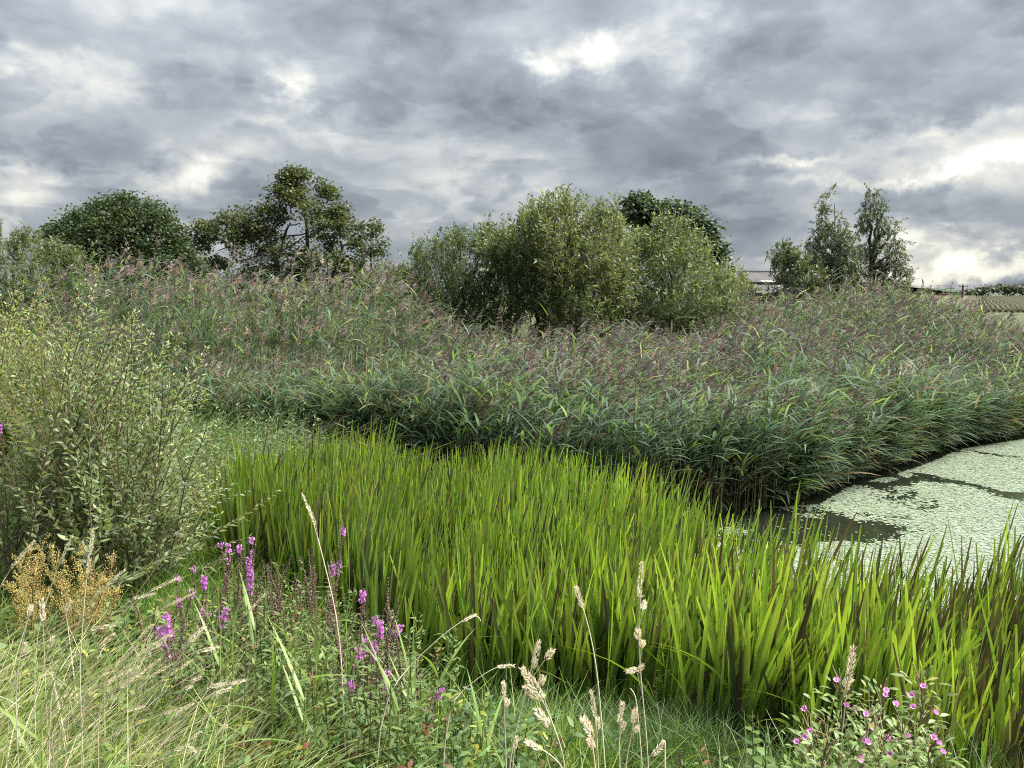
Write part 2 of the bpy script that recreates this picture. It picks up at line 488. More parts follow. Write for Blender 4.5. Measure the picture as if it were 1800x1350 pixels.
WBARE = [(1240, 905, .9, .35), (1180, 930, .6, .5), (1770, 800, 1.0, .28), (1700, 862, 1.3, .30), (1790, 855, 1.6, .22), (1440, 905, 1.1, .42), (1380, 915, 1.0, .5), (1560, 848, 1.2, .18), (1640, 880, .6, .15), (1480, 945, .5, .25), (1280, 930, .8, .4)]
def weed_cover(p):
    c = np.full(len(p), .97); p0 = p
    p = p + np.stack([vnoise(p[:, 0], p[:, 1], .9, 31) - .5, (vnoise(p[:, 0], p[:, 1], .7, 33) - .5) * .8], 1) * 1.6 + np.stack([vnoise(p[:, 0], p[:, 1], .22, 35) - .5, vnoise(p[:, 0], p[:, 1], .2, 36) - .5], 1) * .5
    for px, py, rx, ry in WBARE:
        g = G(px, py, 0); q = ((p[:, 0] - g[0]) / rx) ** 2 + ((p[:, 1] - g[1]) / ry) ** 2
        c -= .68 * np.exp(-q)
    p = p0
    n = vnoise(p[:, 0], p[:, 1] * 2.2, .8, 9) * .6 + vnoise(p[:, 0], p[:, 1] * 2.0, .22, 2) * .4
    return c + (n - .5) * .55
def make_duckweed():
    N = 150000
    y0, y1 = 2.6, 14.5
    # even density by picture area: more, smaller flecks close by
    yy = 1 / rng.uniform(1 / y1, 1 / y0, N)
    xx = rng.uniform(.2, 1, N) * (yy * .78 + 1.0)
    p = np.stack([xx, yy], 1)
    k = inpoly(p, POND); p = p[k]
    k = rng.uniform(0, 1, len(p)) < np.clip(weed_cover(p), 0.03, 1); p = p[k]; M = len(p)
    r = (.0035 + .0013 * p[:, 1]) * rng.uniform(.55, 1.15, M)
    th = rng.uniform(0, 6.283, M); a = hvec(th); bb = hvec(th + 1.57)
    tilt = rng.normal(0, .05, (M, 2)); a[:, 2] = tilt[:, 0]; bb[:, 2] = tilt[:, 1]
    c = np.column_stack([p, .004 + rng.uniform(0, .006, M)])
    asp = rng.uniform(.6, 1, M)
    V = np.stack([c - a * r[:, None], c + bb * (r * asp)[:, None], c + a * r[:, None], c - bb * (r * asp)[:, None]], 1)
    Q = np.arange(M * 4).reshape(-1, 4)
    C = pick([(.24, .285, .21), (.20, .25, .165), (.272, .315, .245), (.10, .11, .07)], [.55, .25, .17, .03], M, .1)
    mat = leaf_material('duckweed', 0, .27, 1.0, inst=0)
    g = scatter(POND[:, :2], 150000); g = g[(g[:, 1] < 15) & (g[:, 0] < g[:, 1] * .70 + 1)]; gc = weed_cover(g) + rng.normal(0, .24, len(g)); g = g[gc > .52]; n2 = len(g)
    th = rng.uniform(0, 6.283, n2); kk = 4; an = th[:, None] + np.arange(kk) * 2 * np.pi / kk; rr = rng.uniform(.012, .032, (n2, 1)) * rng.uniform(.6, 1.2, (n2, kk))
    mV = np.stack([g[:, :1] + np.cos(an) * rr, g[:, 1:] + np.sin(an) * rr, np.broadcast_to(rng.uniform(.001, .0039, (n2, 1)), (n2, kk))], -1)
    mQ = (np.arange(n2)[:, None, None] * kk + np.array([[0, 1, 2, 3]])[None]).reshape(-1, 4)
    mb = MB(); cs_ = .05; lo_, hi_ = POND.min(0), np.minimum(POND.max(0), [11.5, 15.0]); gx_, gy_ = np.meshgrid(np.arange(lo_[0], hi_[0], cs_), np.arange(lo_[1], hi_[1], cs_)); bq = np.column_stack([gx_.ravel(), gy_.ravel()]) + rng.uniform(-.012, .012, (gx_.size, 2))
    bq = bq[inpoly(bq, POND) & (np.abs(bq[:, 0]) < bq[:, 1] * .70 + .8)]; bq = bq[weed_cover(bq) + rng.normal(0, .11, len(bq)) > .58]; nb = len(bq); an = np.arange(4) * np.pi / 2 + rng.uniform(0, 1.5, (nb, 1)); rr = cs_ * rng.uniform(.62, .85, (nb, 4))
    mb.add(np.stack([bq[:, :1] + np.cos(an) * rr, bq[:, 1:] + np.sin(an) * rr, np.broadcast_to(rng.uniform(.0006, .001, (nb, 1)), (nb, 4))], -1).reshape(-1, 3), np.arange(nb * 4).reshape(-1, 4), np.repeat(pick([(.215, .262, .19), (.19, .235, .165)], [.6, .4], nb, .06), 4, 0))
    mb.add(mV.reshape(-1, 3), mQ, np.repeat(pick([(.225, .272, .20), (.19, .24, .16), (.255, .30, .232)], [.5, .3, .2], n2, .15), kk, 0))
    o = mb.add(V.reshape(-1, 3), Q, np.repeat(C, 4, 0)).build('duckweed', mat)
    tag(o, 'pale duckweed covering the open pond water', 'duckweed', kind='stuff')
make_duckweed()

# ------------------------------------------------------------------ reeds
REED_G = [(.122, .180, .130), (.102, .160, .126), (.155, .205, .105), (.21, .32, .075), (.28, .28, .18)]
REED_W = [.45, .32, .14, .04, .05]
PLUME_C = [(.125, .098, .104), (.170, .132, .128), (.26, .22, .185), (.095, .078, .088)]
PLUME_W = [.4, .27, .13, .2]
def plume_into(mb, top, lean, size, n, cA):
    """feathery nodding panicles: top (M,3), lean (M,3) horizontal-ish direction"""
    M = len(top)
    s = rng.uniform(0, 1, (M, n))
    ax = nz(UP * 1.1 + lean * .28)
    b = top[:, None] + ax[:, None] * (size[:, None] * s * .8)[..., None] + lean[:, None] * (size[:, None] * s ** 2 * .22)[..., None]
    th = rng.uniform(0, 6.283, (M, n)); out = hvec(th)
    d = nz(ax[:, None] * .9 + out * rng.uniform(.25, .85, (M, n, 1)) + lean[:, None] * .2)
    L = size[:, None] * (.50 - .30 * s) * rng.uniform(.7, 1.25, (M, n))
    bend = lean[:, None] * .35 - UP * rng.uniform(.15, .5, (M, n, 1))
    side = nz(np.cross(d, rng.normal(0, 1, (M, n, 3))))
    c = np.repeat(cA[:, None], n, 1) * rng.uniform(.75, 1.3, (M, n, 1))
    blades(mb, b.reshape(-1, 3), d.reshape(-1, 3), side.reshape(-1, 3), L.reshape(-1), (size[:, None] * rng.uniform(.040, .072, (M, n))).reshape(-1), bend.reshape(-1, 3), 2, c.reshape(-1, 3), c.reshape(-1, 3) * 1.15, 'leaf')

# the bed: front edge follows the water, back edge and canopy height by place
def FP(px, py, z=0.0): return G(px, py, z)[:2]
REED_FRONT_PX = [(225, 790), (330, 796), (440, 796), (560, 812), (700, 850), (820, 890), (950, 915), (1100, 925), (1240, 915), (1330, 905), (1410, 887), (1470, 862), (1540, 838), (1610, 814), (1690, 786), (1800, 764), (2050, 738)]
REED_FRONT = np.array([FP(x, y) for x, y in REED_FRONT_PX])
REED_BED = np.concatenate([REED_FRONT, [[15, 17.5], [10.5, 18.5], [8.0, 19.5], [4.6, 17.0], [3.1, 15.0], [1.6, 14.0], [-.6, 14.2], [-2.2, 15.5], [-4.2, 15.6], [-7.6, 15.6], [-8.4, 12.5], [-6.4, 10.5]]])
def canopy(x, y):
    """height of the reed tops above the water"""
    h = 1.40 - .10 * sstep(10, 13, y)
    h = h - .10 * sstep(-.5, -2.5, x) + 1.30 * sstep(-.9, -3.0, x) * sstep(11.4, 14.0, y)
    h = h + .66 * sstep(2.6, 6.0, x) * sstep(11.5, 16.5, y) * sstep(11.5, 9.0, x) * 1.22 - .42 * sstep(8.4, 10.2, x)
    h = h + (vnoise(x, y, 1.8, 1) - .5) * .50 + (vnoise(x, y, .5, 6) - .5) * .34
    return h
reed_pts = scatter(REED_BED, 9000)
_d = polydist(reed_pts, REED_BED)
# open up the middle of the bed a little; denser edge on the water
fr = scatter(REED_BED, 24000)
_fd = np.full(len(fr), 1e9)
for i in range(1, len(REED_FRONT)):
    a, b = REED_FRONT[i - 1], REED_FRONT[i]; ab = b - a
    t_ = np.clip(((fr - a) @ ab) / (ab @ ab), 0, 1)
    _fd = np.minimum(_fd, np.linalg.norm(fr - a - t_[:, None] * ab, axis=1))
reed_pts = np.concatenate([reed_pts, fr[_fd < .6]])
seen = np.abs(reed_pts[:, 0]) < reed_pts[:, 1] * .70 + 1.2
reed_pts = reed_pts[seen]
M = len(reed_pts)
g0 = np.maximum(ground_z(reed_pts[:, 0], reed_pts[:, 1]), -.03)
g0 = np.where(g0 > .02, g0, 0.0)
reed_h = np.maximum(canopy(reed_pts[:, 0], reed_pts[:, 1]) - g0, .9) * rng.uniform(.80, 1.07, M)
reed_fd = np.full(M, 1e9)
for i in range(1, len(REED_FRONT)):
    a, b = REED_FRONT[i - 1], REED_FRONT[i]; ab = b - a
    t_ = np.clip(((reed_pts - a) @ ab) / (ab @ ab), 0, 1)
    reed_fd = np.minimum(reed_fd, np.linalg.norm(reed_pts - a - t_[:, None] * ab, axis=1))
reed_h *= 1 - .52 * np.clip(1 - reed_fd / 1.9, 0, 1) * rng.uniform(.35, 1, M)
reed_h = np.where(rng.uniform(0, 1, M) < .13, reed_h * rng.uniform(1.08, 1.22, M), reed_h)
has_plume = rng.uniform(0, 1, M) < np.where(reed_fd < .7, .2, 0.60 + .37 * (vnoise(reed_pts[:, 0], reed_pts[:, 1], 1.1, 21) > .42))
# individuals: the nearest 300 along the front that the picture shows
order = np.argsort(np.hypot(reed_pts[:, 0], reed_pts[:, 1]) + reed_fd * 1.5 + 20 * (np.abs(reed_pts[:, 0]) > reed_pts[:, 1] * .66))
ind_reed, rest_reed = order[:290], order[290:]

def reed_stuff(idx):
    mb = MB(); pm = MB()
    p = np.column_stack([reed_pts[idx], g0[idx] - .02]); H = reed_h[idx]; n = len(idx)
    lean = nz(np.column_stack([rng.uniform(.2, 1, n), rng.uniform(-.7, .5, n), np.zeros(n)]))
    la = rng.uniform(.02, .16, n)
    edge = np.clip(1 - reed_fd[idx] / .5, 0, 1)
    # plants on the edge lean out over the water
    lean = nz(lean + np.array([.25, -1.0, 0]) * (edge * rng.uniform(.3, 1.4, n))[:, None]); la = la + edge * rng.uniform(0, .38, n)
    d0 = nz(UP + lean * 0); bend = lean * la[:, None]
    th = rng.uniform(0, 6.283, n)
    sc = pick([(.13, .16, .08), (.24, .22, .13), (.09, .10, .05)], [.6, .15, .25], n)
    blades(mb, p, d0, hvec(th), H, .0055, bend, 4, sc, sc * .9, 'strip')
    K = 11
    ts = np.linspace(.10, .98, K)[None] + rng.uniform(-.04, .04, (n, K))
    keep = (ts * H[:, None] > .10) & ~((reed_fd[idx][:, None] > 1.0) & (ts < .46))
    b = p[:, None] + UP * (H[:, None] * ts)[..., None] + bend[:, None] * (H[:, None] * ts ** 2)[..., None]
    wind = rng.uniform(0, 1, (n, K)) < .5
    az_ = np.where(wind, rng.normal(-.25, .85, (n, K)), rng.uniform(0, 6.283, (n, K)))
    h = hvec(az_); inc = rng.uniform(.45, 1.05, (n, K))
    dl = UP * np.cos(inc)[..., None] + h * np.sin(inc)[..., None]
    L = rng.uniform(.22, .46, (n, K)) * (1.05 - .35 * np.abs(ts - .6))
    bl = h * .12 - UP * rng.uniform(.12, .62, (n, K, 1))
    side = nz(np.cross(dl, UP) + rng.normal(0, .25, (n, K, 3)))
    gc = pick(REED_G, REED_W, n, .2); c = np.repeat(gc[:, None], K, 1) * rng.uniform(.75, 1.3, (n, K, 1))
    dead = (rng.uniform(0, 1, (n, K)) < np.where(ts < .35, .30, .04))
    c[dead] = vary((.17, .13, .075), int(dead.sum()), .3)
    k = keep
    blades(mb, b[k], dl[k], side[k], L[k], rng.uniform(.019, .034, (n, K))[k], bl[k], 3, c[k], c[k] * np.array([1.15, 1.1, .9]), 'reed')
    # skirt of leaves hanging out over the water and the iris
    ei = np.where(reed_fd[idx] < .5)[0]; m_ = len(ei); KS = 8
    tq = rng.uniform(.10, .62, (m_, KS)); bs = p[ei][:, None] + UP * (H[ei][:, None] * tq)[..., None] + bend[ei][:, None] * (H[ei][:, None] * tq ** 2)[..., None]
    ha = hvec(rng.normal(-1.1, .8, (m_, KS))); ic = rng.uniform(.5, 1.25, (m_, KS)); ds = UP * np.cos(ic)[..., None] + ha * np.sin(ic)[..., None]
    cs = np.repeat(gc[ei][:, None], KS, 1) * rng.uniform(.75, 1.25, (m_, KS, 1)); dd = rng.uniform(0, 1, (m_, KS)) < .14; cs[dd] = vary((.22, .18, .11), int(dd.sum()), .25)
    blades(mb, bs.reshape(-1, 3), ds.reshape(-1, 3), nz(np.cross(ds, UP) + rng.normal(0, .25, (m_, KS, 3))).reshape(-1, 3), rng.uniform(.22, .42, m_ * KS), rng.uniform(.018, .032, m_ * KS), (ha * .1 - UP * rng.uniform(.1, .6, (m_, KS, 1))).reshape(-1, 3), 4, cs.reshape(-1, 3), cs.reshape(-1, 3) * 1.08, 'reed')
    o = mb.build('reeds', M_REED)
    tag(o, 'dense bed of common reed filling the marsh behind the iris', 'reeds', kind='stuff')
    q = has_plume[idx]
    top = p + UP * H[:, None] + bend * H[:, None]
    pc = pick(PLUME_C, PLUME_W, n, .2)
    far_left = sstep(-.5, -3, p[:, 0]) * sstep(10, 14, p[:, 1])
    pc = pc * (1 + .6 * far_left[:, None])
    plume_into(pm, top[q] - UP * .03, (lean * .8 + rng.normal(0, .35, (n, 3)) * np.array([1, 1, 0]))[q], rng.uniform(.16, .28, n)[q], 16, pc[q])
    o = pm.build('reed_plumes', M_PLUME)
    tag(o, 'purple brown nodding plumes over the reed bed', 'reed plumes', kind='stuff')
reed_stuff(rest_reed)

def canon_leaf(L, Wd, inc, droop, c, mat, name, prof='reed', nseg=4):
    mb = MB()
    d = np.array([[math.sin(inc), 0, math.cos(inc)]])
    blades(mb, np.zeros((1, 3)), d, np.array([[0, 1.0, .15]]), L, Wd, np.array([[.12, 0, -droop]]), nseg, c, np.asarray(c) * np.array([1.15, 1.1, .9]), prof)
    return mb.mesh(name, mat)
def Tm(loc, rz=0.0, s=1.0, tilt=None):
    m = Matrix.Translation(Vector(loc)) @ Matrix.Rotation(rz, 4, 'Z')
    if tilt is not None: m = m @ Matrix.Rotation(tilt, 4, 'Y')
    return m @ Matrix.Scale(s, 4)

def reed_individuals(idx):
    leafs = []
    for i in range(14):
        cc = REED_G[rng.choice(5, p=np.array(REED_W) / sum(REED_W))] if i < 12 else (.17, .13, .075)
        leafs.append(canon_leaf(U(.24, .40), U(.020, .034), U(.5, 1.05), U(.12, .6), np.array(cc) * U(.85, 1.25), M_REED, 'leaf'))
    plumes = []
    for i in range(6):
        mb = MB(); plume_into(mb, np.zeros((1, 3)), np.array([[1.0, 0, 0]]), np.array([U(.17, .27)]), 22, np.array([PLUME_C[rng.choice(4, p=PLUME_W)]]))
        plumes.append(mb.mesh('plume', M_PLUME))
    stems = []
    for i in range(6):
        bend = U(.03, .16)
        mb = MB(); t = np.linspace(0, 1, 6)
        pth = np.stack([bend * t ** 2, 0 * t, t], 1)[None]
        tubes(mb, pth, np.linspace(.0045, .0028, 6)[None], 3, [(.13, .14, .07), (.22, .19, .10), (.10, .10, .05)][i % 3])
        stems.append((mb.mesh('stem', M_STEM), bend))
    lab_a = 'green common reed standing at the near edge of the reed bed'
    lab_b = 'common reed with a purple brown plume at the near edge of the reed bed'
    for i in idx:
        x, y = reed_pts[i]; H = reed_h[i]; pl = has_plume[i]
        az_ = rng.normal(-.6, .8) if reed_fd[i] < .5 else rng.normal(-.1, .6)
        r = empty('common_reed', (x, y, g0[i] - .02), lab_b if pl else lab_a, 'reed', 'plumed reeds along the near edge of the reed bed' if pl else 'green reeds along the near edge of the reed bed', az_)
        sm, bend = stems[rng.integers(6)]
        put('stem', sm, r, Matrix.Diagonal((H, H, H, 1)) @ Matrix.Identity(4))
        for t in np.linspace(.3, .98, 7) + rng.uniform(-.04, .04, 7):
            lm = leafs[rng.integers(12, 14) if (t < .45 and rng.random() < .6) else rng.integers(12)]
            a = rng.normal(-.2, .75) - az_ if rng.random() < .6 else U(0, 6.28)
            put('leaf', lm, r, Tm((bend * t * t * H, 0, t * H), a, U(.8, 1.15)))
        if pl:
            put('plume', plumes[rng.integers(6)], r, Tm((bend * H, 0, H - .03), -az_ + U(-.5, .5), U(.85, 1.15)))
reed_individuals(ind_reed)

# ------------------------------------------------------------------ yellow flag iris bed
IRIS_PX = [(385, 1030), (430, 975), (520, 950), (640, 925), (800, 918), (940, 922), (1050, 962), (1155, 1008), (1300, 1060), (1400, 1100), (1500, 1165), (1650, 1215), (1850, 1205), (2300, 1200), (2300, 1600), (1800, 1640), (1400, 1450), (1220, 1375), (1100, 1295), (820, 1272), (670, 1225), (560, 1190), (470, 1130), (390, 1090)]
IRIS = np.array([G(x, y, .03)[:2] for x, y in IRIS_PX])
IRIS_C = [(.162, .268, .052), (.122, .215, .054), (.24, .335, .068), (.092, .165, .058)]
IRIS_W = [.42, .25, .2, .13]
DEAD_C = [(.045, .040, .040), (.070, .058, .048), (.16, .14, .08)]
ir = scatter(IRIS, 2500)
# thinner towards the open water on the right
op = sstep(.5, 1.7, ir[:, 0]) * sstep(3.5, 4.3, ir[:, 1]); ir = ir[rng.uniform(0, 1, len(ir)) > op * .8]
ir = ir[np.abs(ir[:, 0]) < ir[:, 1] * .70 + .5]
nI = len(ir)
iz = np.minimum(ground_z(ir[:, 0], ir[:, 1]), .16); iz = np.where(inpoly(ir, POND), -.10, iz)
ih = rng.uniform(.62, .86, nI) * (1 + .22 * (vnoise(ir[:, 0], ir[:, 1], .5, 8) - .5)) + .14 * sstep(.9, 2.6, ir[:, 0]) + .10 * inpoly(ir, POND)
io = np.argsort(np.hypot(ir[:, 0], ir[:, 1]) + 20 * (np.abs(ir[:, 0]) > ir[:, 1] * .63 + .1))
ind_iris, rest_iris = io[:290], io[290:]
def iris_stuff(idx):
    mb = MB(); n = len(idx); K = 11
    p = np.column_stack([ir[idx], iz[idx]]); th = rng.uniform(0, 6.283, n); f = hvec(th)
    off = rng.uniform(-1, 1, (n, K)); b = p[:, None] + f[:, None] * (off * .05)[..., None] + rng.normal(0, .022, (n, K, 3)) * np.array([1, 1, 0])
    right = sstep(.3, 2.4, p[:, 0])
    ang = off * .12 + rng.normal(0, .085, (n, K))
    d = nz(UP + f[:, None] * ang[..., None] + np.array([1, 0, 0]) * (rng.normal(.03, .05, (n, K)) + right[:, None] * rng.normal(.13, .13, (n, K)))[..., None])
    L = ih[idx][:, None] * rng.uniform(.5, 1.12, (n, K))
    bend = rng.normal(0, .06, (n, K, 3)) * np.array([1, 1, 0]) + np.array([.04, 0, 0])
    floppy = rng.uniform(0, 1, (n, K)) < .085
    bend[floppy] = hvec(rng.uniform(0, 6.283, int(floppy.sum()))) * .5 - UP * .45
    # blades stand edge-on in the plane of their fan
    side = nz(f[:, None] + rng.normal(0, .35, (n, K, 3)) * np.array([1, 1, 0])); side = nz(side - d * (side * d).sum(-1, keepdims=True))
    c = pick(IRIS_C, IRIS_W, n * K, .28).reshape(n, K, 3) * (.72 + .56 * vnoise(p[:, 0], p[:, 1], .55, 17))[:, None, None]
    dead = rng.uniform(0, 1, (n, K)) < (.06 + .17 * right)[:, None]
    c[dead] = pick(DEAD_C, [.5, .35, .15], int(dead.sum()), .25)
    tip = c * np.array([1.25, 1.15, 1.0]); bt = rng.uniform(0, 1, (n, K)) < (.05 + .25 * right)[:, None]; tip[bt] = np.array([.085, .068, .045])
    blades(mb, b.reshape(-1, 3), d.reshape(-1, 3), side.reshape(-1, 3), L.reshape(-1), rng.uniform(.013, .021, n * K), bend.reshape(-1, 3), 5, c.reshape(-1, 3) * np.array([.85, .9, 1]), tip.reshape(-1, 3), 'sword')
    tag(mb.build('flag_iris_leaves', M_IRIS), 'mass of green iris sword leaves behind the nearest plants', 'iris leaves', kind='stuff')
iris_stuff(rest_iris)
def iris_litter():
    p = scatter(IRIS, 5200); p = p[p[:, 1] < 5.2]; n = len(p); z = np.maximum(np.minimum(ground_z(p[:, 0], p[:, 1]), .16), .0) + rng.uniform(.01, .22, n) ** 1.5
    th = rng.uniform(0, 6.283, n); h = hvec(th); d = nz(h + UP * rng.normal(.12, .28, (n, 1))); c = pick([(.10, .075, .055), (.20, .155, .095), (.055, .045, .04), (.14, .15, .06)], [.4, .25, .2, .15], n, .25); mb = MB()
    blades(mb, np.column_stack([p, z]), d, nz(np.cross(d, UP + .3 * rng.normal(0, 1, (n, 3)))), rng.uniform(.18, .55, n), rng.uniform(.008, .016, n), -UP * rng.uniform(.05, .3, (n, 1)), 3, c, c, 'grass')
    tag(mb.build('dead_leaf_litter', M_STRAW), 'brown fallen iris leaves lying between the iris bases', 'leaf litter', kind='stuff')
iris_litter()
def iris_individuals(idx):
    live, dead = [], []
    for i in range(18):
        mb = MB(); isd = i >= 13
        c = np.array(DEAD_C[rng.choice(3, p=[.5, .35, .15])] if isd else IRIS_C[rng.choice(4, p=IRIS_W)]) * U(.85, 1.2)
        tip = np.array([.085, .068, .045]) if (i % 9 == 2) else c * np.array([1.25, 1.15, 1.0])
        bend = np.array([[U(-.08, .14), U(-.06, .06), 0]])
        if i in (12, 17): bend = np.array([[U(.3, .5), .1, -.42]])
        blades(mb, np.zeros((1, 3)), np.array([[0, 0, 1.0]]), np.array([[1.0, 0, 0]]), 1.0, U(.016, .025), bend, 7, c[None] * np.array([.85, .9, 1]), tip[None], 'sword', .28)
        (dead if isd else live).append(mb.mesh('leaf', M_IRIS))
    for i in idx:
        x, y = ir[i]; right = float(sstep(.3, 2.4, x))
        onwater = right > .35
        r = empty('flag_iris', (x, y, iz[i]), 'leaning iris fan with some brown leaves in the pond margin' if onwater else 'upright green iris fan at the near edge of the iris bed', 'iris', 'iris fans in the pond margin' if onwater else 'iris fans along the near edge of the bed', U(0, 6.28))
        az_ = r.rotation_euler.z
        for k in range(6):
            off = U(-1, 1)
            me = dead[rng.integers(len(dead))] if rng.random() < .06 + .17 * right else live[rng.integers(len(live))]
            L = ih[i] * U(.68, 1.12)
            lx = max(0, rng.normal(.06 + .10 * right, .09))
            ax = Matrix.Rotation(lx, 4, Vector((math.sin(az_), math.cos(az_), 0)))      # lean towards +x of the place
            m = Matrix.Translation((off * .05, U(-.03, .03), 0)) @ ax @ Matrix.Rotation(off * .12 + rng.normal(0, .05), 4, 'Y') @ Matrix.Rotation(rng.normal(0, .5), 4, 'Z') @ Matrix.Diagonal((1, 1, L, 1))
            put('leaf', me, r, m)
iris_individuals(ind_iris)

# ------------------------------------------------------------------ trees and bushes
def crown_points(poly_px, Y, depth, n, seed, gap=.35, gscale=60, jitter=6, holes=()):
    """points filling a volume whose outline from the path is poly_px, at distance Y"""
    poly = np.asarray(poly_px, float); out = []
    got = 0
    while got < n:
        p = scatter(poly, n); p = p + rng.normal(0, jitter, p.shape)
        e = polydist(p, poly)
        g = vnoise(p[:, 0], p[:, 1], gscale, seed) * .6 + vnoise(p[:, 0], p[:, 1], gscale * .45, seed + 5) * .4
        k = g > gap
        for hx, hy, hr in holes:
            k &= np.hypot(p[:, 0] - hx, p[:, 1] - hy) > hr * rng.uniform(.75, 1.1, len(p))
        p, e = p[k], e[k]
        wpx = (poly[:, 0].max() - poly[:, 0].min()) * .5
        dz = depth * np.sqrt(np.clip(e / wpx * 1.6, .02, 1))
        u = rng.uniform(-1, 1, len(p)); u = np.sign(u) * np.abs(u) ** .6
        out.append(np.column_stack([p, Y + u * dz])); got += len(p)
    q = np.concatenate(out)[:n]
    a = (q[:, 0] - 900) / FPX; b = (675 - q[:, 1]) / FPX
    d = np.stack([a, math.cos(PITCH) + b * math.sin(PITCH), -math.sin(PITCH) + b * math.cos(PITCH)], 1)
    # laid out at the trunk's distance, then pushed back or forward without changing size
    w = np.array([0, 0, CAM_H]) + d * (Y / d[:, 1])[:, None]; w[:, 1] = q[:, 2]
    return w
def limb_path(a, b, n, sag, wob=.04):
    t = np.linspace(0, 1, n)[:, None]; a, b = np.asarray(a, float), np.asarray(b, float); L = np.linalg.norm(b - a)
    p = a + (b - a) * t + UP * sag * L * np.sin(np.pi * t)
    w = rng.normal(0, wob * L, (n, 3)); w[0] = 0; w[-1] *= .3
    return p + w * np.sin(np.pi * np.clip(t, .1, 1))
def leaf_clumps(mb, pts, style, nl, size, cols, wts, spread, lw=.55):
    """a sprig of nl leaves round every point"""
    M = len(pts)
    if style == 'broad':
        b = np.repeat(pts, nl, 0) + rng.normal(0, spread, (M * nl, 3)) * np.array([1, 1, .55])
        nrm = nz(rng.normal(0, .55, (M * nl, 3)) + UP); d = nz(np.cross(nrm, rng.normal(0, 1, (M * nl, 3))))
        side = np.cross(nrm, d)
        bend = -UP * rng.uniform(.05, .35, (M * nl, 1))
        L = size * rng.uniform(.7, 1.25, M * nl)
        c = np.repeat(pick(cols, wts, M, .16), nl, 0) * rng.uniform(.8, 1.2, (M * nl, 1))
        blades(mb, b, d, side, L, L * lw * 1.3, bend, 2, c, c, 'leaf')
    else:
        # twig pointing up and out with narrow leaves along it
        dr = nz(rng.normal(0, .45, (M, 3)) + UP * (1.0 if style == 'up' else .15) + (np.array([.25, 0, 0]) if style == 'up' else np.array([.1, 0, -.5])))
        TL = spread * rng.uniform(.6, 1.4, M)
        s = np.linspace(.05, 1, nl)[None] + rng.uniform(-.05, .05, (M, nl))
        b = pts[:, None] + dr[:, None] * (TL[:, None] * s)[..., None]
        out = nz(np.cross(dr[:, None], rng.normal(0, 1, (M, nl, 3))))
        d = nz(dr[:, None] * rng.uniform(.5, 1.0, (M, nl, 1)) + out * .75)
        side = nz(np.cross(d, rng.normal(0, .6, (M, nl, 3)) + UP))
        L = size * rng.uniform(.65, 1.25, (M, nl))
        bend = rng.normal(0, .12, (M, nl, 3)) - UP * .12
        c = np.repeat(pick(cols, wts, M, .16)[:, None], nl, 1) * rng.uniform(.78, 1.25, (M, nl, 1))
        blades(mb, b.reshape(-1, 3), d.reshape(-1, 3), side.reshape(-1, 3), L.reshape(-1), (L * lw).reshape(-1), bend.reshape(-1, 3), 2, c.reshape(-1, 3), c.reshape(-1, 3) * 1.1, 'leaf')
        blades(mb, pts, dr, nz(np.cross(dr, UP + .01)), TL, .007, np.zeros(3), 1, (.08, .075, .04), (.10, .11, .05), 'strip')

